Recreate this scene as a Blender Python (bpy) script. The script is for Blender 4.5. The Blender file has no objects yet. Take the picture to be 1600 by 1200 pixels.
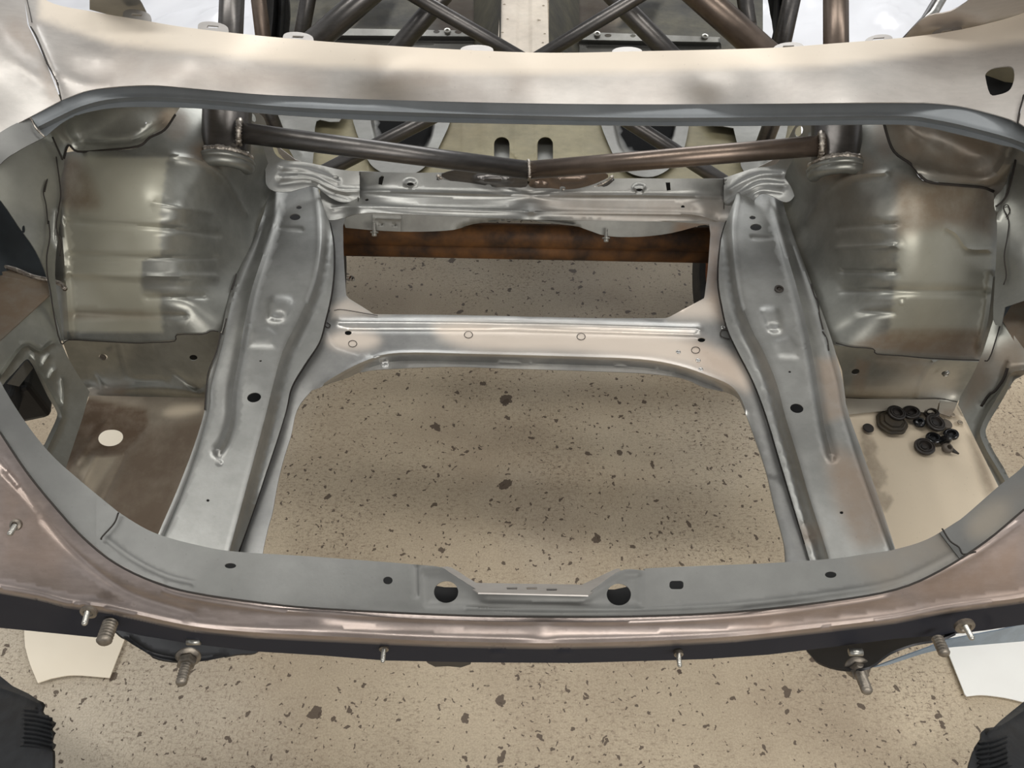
import bpy, math, random
import numpy as np
from mathutils import Vector, Matrix
from mathutils.geometry import delaunay_2d_cdt
DBG = None; random.seed(4); RNG = np.random.default_rng(4)
sc = bpy.context.scene
COL = sc.collection

# ------------------------------------------------------------------ camera
F = 1155.0; HC = 1.65; TH = math.radians(50.0); ROLL = math.radians(0.6)
CAM = np.array([0.0, 0.0, HC])
FWD = np.array([0, math.cos(TH), -math.sin(TH)])
_r = np.array([1.0, 0, 0]); _d = np.array([0, -math.sin(TH), -math.cos(TH)])
# the phone is rolled slightly anticlockwise, so the picture leans clockwise
RIGHT = _r*math.cos(ROLL) - _d*math.sin(ROLL)
DOWN = _d*math.cos(ROLL) + _r*math.sin(ROLL)
cd = bpy.data.cameras.new('camera'); cam = bpy.data.objects.new('camera', cd); COL.objects.link(cam)
cd.sensor_width = 36.0; cd.lens = F/1600*36.0; cd.clip_start = .02
M = Matrix.Identity(4)
for i in range(3):
    M[i][0] = RIGHT[i]; M[i][1] = -DOWN[i]; M[i][2] = -FWD[i]; M[i][3] = CAM[i]
cam.matrix_world = M
sc.camera = cam

# ------------------------------------------------------------------ light
sc.view_settings.view_transform = 'Standard'; sc.view_settings.look = 'None'
sc.view_settings.gamma = 1.0; sc.view_settings.use_curve_mapping = False
sc.view_settings.exposure = 0.0
w = bpy.data.worlds.new('workshop_daylight'); sc.world = w; w.use_nodes = True
nt = w.node_tree; nt.nodes.clear()
tc = nt.nodes.new('ShaderNodeTexCoord'); sp = nt.nodes.new('ShaderNodeSeparateXYZ')
nt.links.new(tc.outputs['Generated'], sp.inputs[0])
cr_ = nt.nodes.new('ShaderNodeValToRGB'); cr_.color_ramp.interpolation = 'EASE'
els = cr_.color_ramp.elements
els[0].position = 0.0; els[0].color = (.16,.15,.13,1)
els[1].position = 1.0; els[1].color = (.52,.52,.52,1)
for p, c in ((.46,(.25,.23,.20,1)), (.53,(1.0,1.0,1.02,1)), (.64,(1.15,1.17,1.2,1)), (.76,(.40,.41,.43,1))):
    e = els.new(p); e.color = c
mp = nt.nodes.new('ShaderNodeMapRange'); mp.inputs[1].default_value = -1; mp.inputs[2].default_value = 1
nt.links.new(sp.outputs['Z'], mp.inputs[0]); nt.links.new(mp.outputs[0], cr_.inputs[0])
bg = nt.nodes.new('ShaderNodeBackground'); bg.inputs['Strength'].default_value = 0.62
nt.links.new(cr_.outputs[0], bg.inputs[0])
wo = nt.nodes.new('ShaderNodeOutputWorld'); nt.links.new(bg.outputs[0], wo.inputs[0])
def area(name, loc, target, sx, sy, power, col=(1,1,1)):
    l = bpy.data.lights.new(name, 'AREA'); l.shape = 'RECTANGLE'; l.size = sx; l.size_y = sy
    l.energy = power; l.color = col
    o = bpy.data.objects.new(name, l); COL.objects.link(o); o.location = loc
    o.rotation_euler = (Vector(target)-Vector(loc)).to_track_quat('-Z', 'Y').to_euler()
    return o
area('ceiling_light', (-1.3, 1.0, 3.6), (-.4, .9, .5), .35, 2.6, 45, (1,.985,.96))
area('ceiling_light', (1.7, .6, 3.6), (.3, .9, .5), .35, 2.6, 42, (1,.98,.95))
area('door_daylight', (.4, 5.6, 2.6), (0, 1.0, .5), 4.5, 1.8, 120, (.98,.99,1))
area('window_daylight', (1.0, -2.6, 2.9), (.2, .8, .4), 3.0, 1.4, 85, (1,.965,.92))

# ------------------------------------------------------------------ geometry core
def lin(c):
    return tuple(((x/255)/12.92 if x/255 <= .04045 else ((x/255+.055)/1.055)**2.4) for x in c)
def rays(u, v):
    u = np.asarray(u, float); v = np.asarray(v, float)
    return (FWD[None]+RIGHT[None]*((u-800)/F)[:, None]+DOWN[None]*((v-600)/F)[:, None])
def at(u, v, x=None, y=None, z=None, t=None):
    d = rays([u], [v])[0]
    if t is None:
        if x is not None: t = (x-CAM[0])/d[0]
        elif y is not None: t = (y-CAM[1])/d[1]
        else: t = (z-CAM[2])/d[2]
    return CAM+d*t
def depth(P): return float(np.dot(np.asarray(P)-CAM, FWD))
def PL(ax, val, off=0.0):
    i = 'xyz'.index(ax)
    def f(u, v): return rays(u, v)[:, i]/(val-CAM[i])
    return f
def PLN(a, b, c):
    a, b, c = map(np.asarray, (a, b, c)); n = np.cross(b-a, c-a); k = np.dot(n, a-CAM)
    return lambda u, v: (rays(u, v)@n)/k
def TPS(ctrl, lam=1e-4):
    U = np.array([[c[0]/400, c[1]/400] for c in ctrl]); val = []
    for c in ctrl:
        P = at(c[0], c[1], **{c[2]: c[3]}); val.append(1/depth(P))
    n = len(ctrl)
    def K(a, b):
        r2 = ((a[:, None]-b[None])**2).sum(-1)
        return np.where(r2 > 1e-12, .5*r2*np.log(r2+1e-20), 0)
    A = np.zeros((n+3, n+3)); A[:n, :n] = K(U, U)+lam*np.eye(n)
    A[:n, n] = 1; A[:n, n+1:] = U; A[n, :n] = 1; A[n+1:, :n] = U.T
    wts = np.linalg.solve(A, np.concatenate([val, [0, 0, 0]]))
    def f(u, v):
        X = np.stack([np.asarray(u)/400, np.asarray(v)/400], 1)
        return K(X, U)@wts[:n]+wts[n]+X@wts[n+1:]
    return f
def cr(pts, n=6, closed=False):
    """smooth curve through the points"""
    P = [np.array(p, float) for p in pts]; out = []
    m = len(P)
    rng = range(m) if closed else range(m-1)
    for i in rng:
        if closed: p0, p1, p2, p3 = P[i-1], P[i], P[(i+1) % m], P[(i+2) % m]
        else:
            p1, p2 = P[i], P[i+1]; p0 = P[i-1] if i else 2*p1-p2; p3 = P[i+2] if i+2 < m else 2*p2-p1
        for k in range(n):
            t = k/n
            out.append(.5*((2*p1)+(-p0+p2)*t+(2*p0-5*p1+4*p2-p3)*t*t+(-p0+3*p1-3*p2+p3)*t**3))
    if not closed: out.append(P[-1])
    return [tuple(p) for p in out]
def ell(cx, cy, rx, ry=None, rot=0, n=18):
    ry = rx if ry is None else ry; a = math.radians(rot)
    return [(cx+rx*math.cos(t)*math.cos(a)-ry*math.sin(t)*math.sin(a),
             cy+rx*math.cos(t)*math.sin(a)+ry*math.sin(t)*math.cos(a)) for t in [2*math.pi*k/n for k in range(n)]]
def slot(cx, cy, hw, hh, r, n=5):
    out = []
    for sx, sy, a0 in ((1, 1, 0), (-1, 1, 90), (-1, -1, 180), (1, -1, 270)):
        for k in range(n):
            a = math.radians(a0+90*k/(n-1)); out.append((cx+sx*(hw-r)+r*math.cos(a), cy+sy*(hh-r)+r*math.sin(a)))
    return out
def dens(poly, s, closed=True):
    out = []; m = len(poly)
    for i in range(m if closed else m-1):
        a = np.array(poly[i], float); b = np.array(poly[(i+1) % m], float); L = np.linalg.norm(b-a)
        k = max(1, int(round(L/s)))
        for j in range(k): out.append(tuple(a+(b-a)*j/k))
    if not closed: out.append(tuple(poly[-1]))
    return out
def inside(P, poly):
    x, y = P[:, 0], P[:, 1]; c = np.zeros(len(P), bool); q = np.array(poly)
    for i in range(len(q)):
        x1, y1 = q[i]; x2, y2 = q[i-1]
        if y1 == y2: continue
        m = ((y1 > y) != (y2 > y)) & (x < (x2-x1)*(y-y1)/(y2-y1)+x1); c ^= m
    return c
def sdist(P, line, closed=False):
    """unsigned distance and side (+1 left of travel in image) to a polyline"""
    q = np.array(line, float)
    if closed: q = np.vstack([q, q[:1]])
    best = np.full(len(P), 1e9); side = np.ones(len(P))
    for a, b in zip(q[:-1], q[1:]):
        d = b-a; L2 = max(d@d, 1e-9); t = np.clip(((P-a)@d)/L2, 0, 1)
        r = P-(a+t[:, None]*d); D = np.hypot(r[:, 0], r[:, 1])
        s = np.sign(d[0]*r[:, 1]-d[1]*r[:, 0]); m = D < best-1e-9
        best[m] = D[m]; side[m] = s[m]
    return best, side
def sm(t): t = np.clip(t, 0, 1); return t*t*(3-2*t)
class bead:                                    # rounded raised (or sunk) line
    def __init__(s, line, w, h, curve=True): s.l = cr(line, 4) if curve and len(line) > 2 else line; s.w = w; s.h = h
    def __call__(s, P): d, _ = sdist(P, s.l); return s.h*(.5+.5*np.cos(np.pi*np.clip(d/s.w, 0, 1)))
    def pts(s): return s.l, s.w
class step:                                    # everything on the + side (right hand in the picture) shifts by h over w pixels
    def __init__(s, line, w, h, curve=True): s.l = cr(line, 4) if curve and len(line) > 2 else line; s.w = w; s.h = h
    def __call__(s, P): d, k = sdist(P, s.l); return s.h*sm(d*k/s.w)
    def pts(s): return s.l, s.w
class pad:                                     # raised area with a bevelled border
    def __init__(s, poly, w, h, curve=False): s.l = cr(poly, 4, True) if curve else poly; s.w = w; s.h = h
    def __call__(s, P):
        d, _ = sdist(P, s.l, True); return s.h*sm(d/s.w)*inside(P, s.l)
    def pts(s): return s.l+[s.l[0]], s.w
def raw_mesh(name, verts, faces, mat, parent=None, smooth=True):
    me = bpy.data.meshes.new(name); me.from_pydata([tuple(map(float, v)) for v in verts], [], faces); me.update()
    if mat: me.materials.append(mat)
    if smooth: me.polygons.foreach_set('use_smooth', [True]*len(me.polygons))
    o = bpy.data.objects.new(name, me); COL.objects.link(o)
    if parent is not None: adopt(o, parent)
    return o
def world_loc(p):
    v = Vector((0, 0, 0))
    while p is not None: v = v+p.location if p.type == 'EMPTY' else v; p = p.parent
    return v
def adopt(o, parent):
    o.parent = parent
    if parent.type == 'EMPTY': o.matrix_parent_inverse = Matrix.Translation(-parent.location)
def panel(name, outline, surf, mat, parent=None, holes=(), feats=(), tint=(), grid=6, thick=.0016, sh=False):
    out = dens(outline, grid)
    V = list(out); E = [(i, (i+1) % len(out)) for i in range(len(out))]
    hs = []
    for h in holes:
        hd = dens(h, grid*.8) if len(h) < 12 else list(h); b = len(V); V += hd
        E += [(b+i, b+(i+1) % len(hd)) for i in range(len(hd))]; hs.append(hd)
    q = np.array(out); x0, y0 = q.min(0); x1, y1 = q.max(0)
    gx, gy = np.meshgrid(np.arange(x0+grid/2, x1, grid), np.arange(y0+grid/2, y1, grid*.87))
    gx = gx+((np.arange(gx.shape[0]) % 2)*grid*.5)[:, None]
    G = np.stack([gx.ravel(), gy.ravel()], 1)
    cells = {}
    def free(p, dm):
        cx, cy = int(p[0]//4), int(p[1]//4); k = int(dm//4)+1
        for ix in range(cx-k, cx+k+1):
            for iy in range(cy-k, cy+k+1):
                for q_ in cells.get((ix, iy), ()):
                    if (q_[0]-p[0])**2+(q_[1]-p[1])**2 < dm*dm: return False
        return True
    def put(p): cells.setdefault((int(p[0]//4), int(p[1]//4)), []).append((p[0], p[1]))
    for p in V: put(p)
    cand = []
    for k in (0, 1, -1, .5, -.5):
        for f in feats:
            l, wd = f.pts(); la = np.array(dens(l, max(3, grid*.7), False))
            if len(la) < 2: continue
            d = np.gradient(la, axis=0); d /= np.maximum(np.hypot(d[:, 0], d[:, 1]), 1e-6)[:, None]; nn = np.stack([-d[:, 1], d[:, 0]], 1)
            cand.append(la+nn*wd*k)
    G = G+RNG.uniform(-.25, .25, G.shape)
    keepers = []
    for arr, dm in ([(np.vstack(cand), 2.3)] if cand else [])+[(G, grid*.62)]:
        arr = arr[inside(arr, out)]
        for h in hs: arr = arr[~inside(arr, h)]
        for p in arr:
            if free(p, dm): put(p); keepers.append((p[0], p[1]))
    G = np.array(keepers).reshape(-1, 2)
    V += [tuple(g) for g in G]
    r = delaunay_2d_cdt([Vector(p) for p in V], E, [], 0, 1e-4)
    if DBG is not None: DBG[name] = (V, E, r, out)
    P = np.array([tuple(p) for p in r[0]]); T = [tuple(t) for t in r[2] if len(t) == 3]
    cen = np.array([(P[a]+P[b]+P[c])/3 for a, b, c in T]); ok = inside(cen, out)
    for h in hs: ok &= ~inside(cen, h)
    T = [t for t, k in zip(T, ok) if k]
    T = [(a, b, c) for a, b, c in T if abs((P[b]-P[a])[0]*(P[c]-P[a])[1]-(P[b]-P[a])[1]*(P[c]-P[a])[0]) > .5*max(np.hypot(*(P[b]-P[a])), np.hypot(*(P[c]-P[a])), np.hypot(*(P[c]-P[b])))*.6]
    used = sorted({i for t in T for i in t}); mp_ = {o: n for n, o in enumerate(used)}
    P = P[used]; T = [(mp_[a], mp_[c], mp_[b]) for a, b, c in T]
    t = 1/surf(P[:, 0], P[:, 1])
    for f in feats: t = t-f(P)
    R = CAM+rays(P[:, 0], P[:, 1])*t[:, None]
    # consistent orientation towards the viewer side
    a, b, c = (R[[q_[k] for q_ in T]] for k in range(3)); n = np.cross(b-a, c-a)
    if ((n*(CAM-a)).sum(1) < 0).mean() > .5: T = [(a_, c_, b_) for a_, b_, c_ in T]
    o = raw_mesh(name, R, T, mat, parent)
    me = o.data
    ca = me.color_attributes.new('tint', 'FLOAT_COLOR', 'POINT'); cols = np.zeros((len(P), 4)); cols[:, 3] = 1
    for (ch, poly, soft, amt) in tint:
        poly = poly if len(poly) > 8 else poly
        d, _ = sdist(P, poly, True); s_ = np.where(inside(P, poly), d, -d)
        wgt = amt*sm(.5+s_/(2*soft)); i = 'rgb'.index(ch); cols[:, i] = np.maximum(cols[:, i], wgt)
    ca.data.foreach_set('color', cols.ravel())
    if thick:
        m = o.modifiers.new('thickness', 'SOLIDIFY'); m.thickness = thick; m.offset = -1
        m = o.modifiers.new('crisp_edges', 'EDGE_SPLIT'); m.split_angle = math.radians(66)
    return o
def ribbon(name, line3, width, mat, parent, h=.0012):
    return tube(name, line3, width/2, mat, parent, seg=5)
def tube(name, pts, r, mat, parent=None, seg=14, caps=True, smooth=True, rs=None):
    P = [Vector(tuple(p)) for p in pts]; n = len(P); V = []; Fc = []
    T = [(P[min(i+1, n-1)]-P[max(i-1, 0)]).normalized() for i in range(n)]
    up = Vector((0, 0, 1)) if abs(T[0].z) < .9 else Vector((0, 1, 0)); N = T[0].cross(up).normalized()
    for i in range(n):
        N = (N-T[i]*N.dot(T[i])).normalized(); B = T[i].cross(N)
        rr = rs[i] if rs else r
        for k in range(seg):
            a = 2*math.pi*k/seg; V.append(P[i]+(N*math.cos(a)+B*math.sin(a))*rr)
    for i in range(n-1):
        for k in range(seg):
            a = i*seg+k; b = i*seg+(k+1) % seg; Fc.append((a, b, b+seg, a+seg))
    if caps: Fc.append(tuple(range(seg))[::-1]); Fc.append(tuple((n-1)*seg+k for k in range(seg)))
    return raw_mesh(name, V, Fc, mat, parent, smooth)
def lathe(name, prof, base, axis, mat, parent=None, seg=28, smooth=True, rip=None):
    """prof: (radius, height) pairs along axis from base"""
    A = Vector(axis).normalized(); up = Vector((0, 0, 1)) if abs(A.z) < .9 else Vector((0, 1, 0))
    N = A.cross(up).normalized(); B = A.cross(N); b0 = Vector(tuple(base)); V = []; Fc = []
    for r, h in prof:
        for k in range(seg):
            a = 2*math.pi*k/seg; q = rip(a, r) if rip else r
            V.append(b0+A*h+(N*math.cos(a)+B*math.sin(a))*q)
    for i in range(len(prof)-1):
        for k in range(seg):
            a = i*seg+k; b = i*seg+(k+1) % seg; Fc.append((a, a+seg, b+seg, b))
    Fc.append(tuple(range(seg))); Fc.append(tuple((len(prof)-1)*seg+k for k in range(seg))[::-1])
    o = raw_mesh(name, V, Fc, mat, parent, smooth)
    if smooth:
        try: o.data.set_sharp_from_angle(angle=math.radians(42))
        except Exception: pass
    return o
def tag(o, label=None, cat=None, group=None, kind=None):
    if label: o['label'] = label
    if cat: o['category'] = cat
    if group: o['group'] = group
    if kind: o['kind'] = kind
    return o
def empty(name, loc, label, cat, group=None):
    o = bpy.data.objects.new(name, None); COL.objects.link(o); o.location = tuple(map(float, loc)); o.empty_display_size = .1
    bpy.context.view_layer.update()
    return tag(o, label, cat, group)

# ------------------------------------------------------------------ materials
def nodes(name):
    m = bpy.data.materials.new(name); m.use_nodes = True; n = m.node_tree
    return m, n, n.nodes['Principled BSDF'], n.nodes.new, n.links.new
def noise(N, L, src, scale, detail=4, rough=.55, stretch=None):
    t = N('ShaderNodeTexNoise'); t.inputs['Scale'].default_value = scale; t.inputs['Detail'].default_value = detail; t.inputs['Roughness'].default_value = rough
    if stretch:
        m = N('ShaderNodeMapping'); m.inputs['Scale'].default_value = stretch; L(src, m.inputs[0]); L(m.outputs[0], t.inputs[0])
    else: L(src, t.inputs[0])
    return t.outputs[0]
def ramp(N, L, src, a, b, c0=(0, 0, 0), c1=(1, 1, 1)):
    r = N('ShaderNodeValToRGB'); e = r.color_ramp.elements; e[0].position = a; e[1].position = b
    e[0].color = (*c0, 1); e[1].color = (*c1, 1); L(src, r.inputs[0]); return r.outputs[0]
def mix(N, L, fac, a, b, typ='MIX'):
    m = N('ShaderNodeMixRGB'); m.blend_type = typ
    for s, v in ((0, fac), (1, a), (2, b)):
        if isinstance(v, (int, float)): m.inputs[s].default_value = v
        elif isinstance(v, tuple): m.inputs[s].default_value = (*v, 1)
        else: L(v, m.inputs[s])
    return m.outputs[0]
def math_(N, L, op, a, b=None):
    m = N('ShaderNodeMath'); m.operation = op
    for s, v in ((0, a), (1, b)):
        if v is None: continue
        if isinstance(v, (int, float)): m.inputs[s].default_value = v
        else: L(v, m.inputs[s])
    return m.outputs[0]
def steel(name, base, alt, rough=.42, metal=.75, stain=(120, 92, 66), pale=(205, 190, 165), dark=(60, 58, 54), varia=.35, bump=.05, brush=None, spec=.5):
    """bare sheet steel: mill colour, patches of oxide, the finish left by stripping, and some painted light and shade (tint attribute)"""
    m, n, B, N, L = nodes(name)
    tcn = N('ShaderNodeTexCoord').outputs['Object']
    f = ramp(N, L, noise(N, L, tcn, 5.5, 6, .6), .35, .68)
    c = mix(N, L, f, lin(base), lin(alt))
    g = ramp(N, L, noise(N, L, tcn, 34, 5, .65, brush), .38, .62)
    c = mix(N, L, varia, c, mix(N, L, g, (.62, .61, .60), (1.15, 1.14, 1.12)), 'MULTIPLY')
    at_ = N('ShaderNodeVertexColor'); at_.layer_name = 'tint'
    s = N('ShaderNodeSeparateColor'); L(at_.outputs[0], s.inputs[0])
    brk = ramp(N, L, noise(N, L, tcn, 16, 6, .7), .28, .55)
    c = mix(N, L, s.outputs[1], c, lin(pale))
    c = mix(N, L, math_(N, L, 'MULTIPLY', s.outputs[0], mix(N, L, .45, (1, 1, 1), brk)), c, lin(stain))
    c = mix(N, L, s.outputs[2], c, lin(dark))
    # fine pits and dirt
    v = N('ShaderNodeTexVoronoi'); v.inputs['Scale'].default_value = 60; L(tcn, v.inputs[0])
    pit = ramp(N, L, v.outputs['Distance'], .05, .09); c = mix(N, L, .12, c, mix(N, L, pit, (.2, .17, .14), (1, 1, 1)), 'MULTIPLY')
    L(c, B.inputs['Base Color'])
    B.inputs['Metallic'].default_value = metal; L(math_(N, L, 'MULTIPLY', math_(N, L, 'SUBTRACT', 1.0, s.outputs[2]), spec), B.inputs['Specular IOR Level'])
    rr = N('ShaderNodeMapRange'); rr.inputs[3].default_value = rough-.09; rr.inputs[4].default_value = rough+.13
    L(noise(N, L, tcn, 8, 5, .6), rr.inputs[0])
    rad = math_(N, L, 'ADD', rr.outputs[0], math_(N, L, 'MULTIPLY', s.outputs[0], .16))
    L(rad, B.inputs['Roughness'])
    L(math_(N, L, 'SUBTRACT', metal, math_(N, L, 'MULTIPLY', math_(N, L, 'MAXIMUM', s.outputs[2], math_(N, L, 'MAXIMUM', s.outputs[0], s.outputs[1])), metal*.75)), B.inputs['Metallic'])
    b = N('ShaderNodeBump'); b.inputs['Strength'].default_value = bump; b.inputs['Distance'].default_value = .002
    L(noise(N, L, tcn, 160, 3), b.inputs['Height'])
    b2 = N('ShaderNodeBump'); b2.inputs['Strength'].default_value = .035; b2.inputs['Distance'].default_value = .012
    L(noise(N, L, tcn, 9, 2, .4), b2.inputs['Height']); L(b.outputs[0], b2.inputs['Normal']); L(b2.outputs[0], B.inputs['Normal'])
    return m
def plain(name, c, rough=.5, metal=0, alt=None, scale=20, bump=0, bscale=80, coat=0):
    m, n, B, N, L = nodes(name); tcn = N('ShaderNodeTexCoord').outputs['Object']
    alt = alt or tuple(x*.75 for x in c)
    L(mix(N, L, ramp(N, L, noise(N, L, tcn, scale, 5), .35, .65), lin(c), lin(alt)), B.inputs['Base Color'])
    B.inputs['Roughness'].default_value = rough; B.inputs['Metallic'].default_value = metal
    if bump:
        b = N('ShaderNodeBump'); b.inputs['Strength'].default_value = bump; b.inputs['Distance'].default_value = .003
        L(noise(N, L, tcn, bscale, 4), b.inputs['Height']); L(b.outputs[0], B.inputs['Normal'])
    return m
SK = steel('skin_steel', (186, 182, 176), (168, 162, 156), .46, .6, stain=(146, 128, 112), pale=(222, 210, 192), varia=.14, brush=(1, 3, 3))
TAIL = steel('tail_steel', (164, 152, 146), (140, 129, 122), .34, .78, stain=(126, 104, 86), dark=(48, 49, 55), varia=.25, brush=(1, 4, 4))
RAIL = steel('rail_steel', (148, 148, 144), (128, 128, 124), .36, .76, stain=(128, 108, 88), varia=.2)
FRM = steel('frame_steel', (168, 167, 163), (140, 140, 138), .33, .8, stain=(150, 128, 110), pale=(212, 198, 182), varia=.22)
WH = steel('wheelhouse_steel', (140, 140, 132), (116, 116, 110), .33, .66, stain=(104, 86, 66), pale=(158, 155, 138), dark=(96, 96, 92), varia=.25)
POCK = steel('pocket_steel', (158, 147, 130), (134, 122, 106), .42, .5, stain=(98, 80, 62), pale=(226, 210, 184), varia=.25)
POCKW = steel('pocket_wall_steel', (150, 150, 142), (126, 126, 118), .36, .65, stain=(122, 100, 78), pale=(190, 176, 156), varia=.25)
RIM = steel('primered_flange_steel', (122, 126, 128), (112, 116, 118), .52, .35, varia=.12, bump=.02)
LIP = steel('lip_steel', (110, 110, 107), (99, 99, 96), .46, .6, varia=.15, stain=(122, 112, 98))
CAGE = steel('cage_tube_steel', (104, 101, 98), (80, 78, 77), .32, .88, varia=.3, brush=(1, 1, 6))
CAGEB = steel('brown_cage_tube_steel', (122, 108, 97), (98, 88, 80), .32, .85, varia=.3)
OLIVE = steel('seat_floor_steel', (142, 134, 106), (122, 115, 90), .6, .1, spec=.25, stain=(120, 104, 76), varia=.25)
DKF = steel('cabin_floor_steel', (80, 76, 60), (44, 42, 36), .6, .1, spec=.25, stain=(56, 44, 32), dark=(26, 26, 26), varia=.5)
TUN = steel('tunnel_steel', (186, 174, 156), (170, 158, 142), .5, .2, varia=.18)
UND = steel('underbody_steel', (128, 128, 122), (108, 106, 100), .5, .4, dark=(22, 22, 22), varia=.25)
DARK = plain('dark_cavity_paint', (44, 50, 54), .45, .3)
INNER = plain('painted_cavity_shade', (26, 26, 26), .9)  # near-black colour stands in for the darkness seen through holes
SEAM = plain('seam_sealer', (40, 34, 28), .8)
PALEWELD = plain('weld_metal', (196, 188, 176), .3, .9, (120, 112, 104), 120, .6, 300)
RUB = plain('black_rubber', (30, 27, 24), .5, 0, (44, 36, 29), 60, .1)
RUBG = plain('glossy_black_rubber', (18, 18, 19), .25, 0, (28, 28, 29), 60)
RUBB = plain('dirty_brown_rubber', (62, 53, 38), .7, 0, (48, 42, 32), 60, .3)
RUBW = plain('grey_rubber', (92, 84, 74), .6, 0, (80, 72, 62), 40)
ZINC = plain('zinc_stud', (178, 176, 168), .32, .85, (140, 138, 132), 90, .1)
BOLT = plain('dull_bolt_steel', (140, 132, 120), .42, .75, (104, 98, 90), 90, .2)
RUST = plain('rusty_steel', (124, 84, 46), .6, .3, (62, 46, 34), 14, .5, 40)
WHITE = plain('white_card', (236, 226, 206), .55, 0, (228, 216, 194), 3)
WHITE2 = plain('white_panel', (236, 236, 230), .5, 0, (228, 226, 220), 3)
BLK = plain('black_plastic', (12, 12, 13), .62, 0, (30, 32, 34), 30, .3, 60)
BLKM = plain('black_bracket_paint', (34, 34, 36), .4, .2, (24, 24, 26), 30)
TYRE = plain('tyre_rubber', (34, 34, 34), .6, 0, (50, 48, 44), 30, .2)
COPPER = plain('rusty_orange_drum', (168, 98, 54), .5, .4, (120, 66, 36), 20, .2)

def floor_mat():
    m, n, B, N, L = nodes('stained_concrete'); tcn = N('ShaderNodeTexCoord').outputs['Object']
    c = mix(N, L, ramp(N, L, noise(N, L, tcn, 1.6, 7, .6), .38, .62), lin((190, 176, 152)), lin((166, 151, 129)))
    c = mix(N, L, ramp(N, L, noise(N, L, tcn, .9, 4, .5), .5, .72), c, lin((194, 185, 168)))
    pat = ramp(N, L, noise(N, L, tcn, 2.6, 5, .6), .36, .62)
    pat2 = ramp(N, L, noise(N, L, tcn, 1.3, 3, .5), .45, .6)
    for st, w0, w1, am in (((1, 2.2, 1), .52, .60, .8), ((2.4, 1, 1), .54, .61, .65)):
        sc_ = ramp(N, L, noise(N, L, tcn, 75, 9, .8, st), w0, w1)
        c = mix(N, L, math_(N, L, 'MULTIPLY', math_(N, L, 'MULTIPLY', sc_, pat if am > .7 else pat2), am), c, lin((98, 82, 66)))
    gr = ramp(N, L, noise(N, L, tcn, 260, 4, .8), .35, .65); c = mix(N, L, .6, c, mix(N, L, gr, (.66, .63, .60), (1.2, 1.19, 1.17)), 'MULTIPLY')
    wp = N('ShaderNodeTexNoise'); wp.inputs['Scale'].default_value = 45; wp.inputs['Detail'].default_value = 4; L(tcn, wp.inputs[0])
    off_ = N('ShaderNodeVectorMath'); off_.operation = 'MULTIPLY_ADD'; L(wp.outputs['Color'], off_.inputs[0]); off_.inputs[1].default_value = (.035, .035, 0); L(tcn, off_.inputs[2])
    for scale, rad, keep in ((5, .09, .22), (13, .13, .30), (28, .16, .42), (60, .18, .5)):
        v = N('ShaderNodeTexVoronoi'); v.voronoi_dimensions = '2D'; v.inputs['Scale'].default_value = scale; v.inputs['Randomness'].default_value = 1; L(off_.outputs[0], v.inputs[0])
        s = N('ShaderNodeSeparateColor'); L(v.outputs['Color'], s.inputs[0])
        size = math_(N, L, 'MULTIPLY', math_(N, L, 'SUBTRACT', keep, s.outputs[0]), rad/keep)
        chip = math_(N, L, 'LESS_THAN', v.outputs['Distance'], size)
        c = mix(N, L, math_(N, L, 'MULTIPLY', chip, .88), c, lin((74, 60, 48)))
    L(c, B.inputs['Base Color']); B.inputs['Roughness'].default_value = .62
    b = N('ShaderNodeBump'); b.inputs['Strength'].default_value = .2; b.inputs['Distance'].default_value = .004
    L(noise(N, L, tcn, 60, 6, .7), b.inputs['Height']); L(b.outputs[0], B.inputs['Normal'])
    return m
# ------------------------------------------------------------------ setting
fl = raw_mesh('floor', [(-7, -3, 0), (7, -3, 0), (7, 9, 0), (-7, 9, 0), (-7, -3, -.15), (7, -3, -.15), (7, 9, -.15), (-7, 9, -.15)],
              [(0, 1, 2, 3), (7, 6, 5, 4), (0, 4, 5, 1), (1, 5, 6, 2), (2, 6, 7, 3), (3, 7, 4, 0)], floor_mat(), smooth=False)
fl['kind'] = 'structure'

CAR = empty('car_body', (0, 1.0, 0), 'stripped bare steel car body shell seen into its open boot, roll cage welded in', 'car')

# curves shared by neighbouring panels (picture coordinates)
topO = cr([(48, 182), (100, 155), (150, 139), (230, 133), (300, 138), (400, 147), (500, 152), (600, 156), (800, 161), (1000, 163), (1200, 162), (1400, 160), (1480, 163), (1540, 175), (1600, 195), (1660, 232)])
topI = cr([(70, 214), (100, 190), (130, 177), (180, 168), (250, 167), (330, 170), (450, 180), (600, 188), (800, 193), (1000, 196), (1200, 196), (1380, 194), (1440, 197), (1500, 210), (1560, 225), (1600, 237), (1660, 282)])
lO = cr([(48, 182), (0, 207), (-70, 262), (-120, 400), (-90, 540), (0, 675), (40, 735), (80, 785), (130, 840), (180, 880)])
lI = cr([(70, 214), (30, 235), (0, 257), (-40, 312), (-60, 410), (-45, 500), (0, 595), (40, 660), (80, 710), (130, 755), (185, 800)])
rO = cr([(1660, 232), (1710, 330), (1725, 450), (1700, 600), (1660, 730), (1600, 795), (1540, 845), (1500, 873)])
rI = cr([(1660, 282), (1690, 360), (1695, 450), (1675, 570), (1650, 665), (1600, 727), (1560, 760), (1500, 812), (1468, 832)])
botO = cr([(150, 858), (180, 880), (240, 908), (300, 925), (400, 940), (500, 950), (700, 960), (850, 963), (1000, 962), (1150, 955), (1300, 938), (1400, 920), (1470, 890), (1520, 860)])
botIa = cr([(150, 773), (185, 800), (240, 832), (310, 852), (370, 862), (480, 869), (600, 878), (648, 882), (687, 886), (706, 897), (747, 923)])
botIb = cr([(919, 927), (969, 892), (1006, 891), (1012, 888), (1100, 884), (1200, 880), (1300, 873), (1350, 866), (1400, 858), (1450, 842), (1500, 812)])
botI = botIa+botIb
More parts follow.
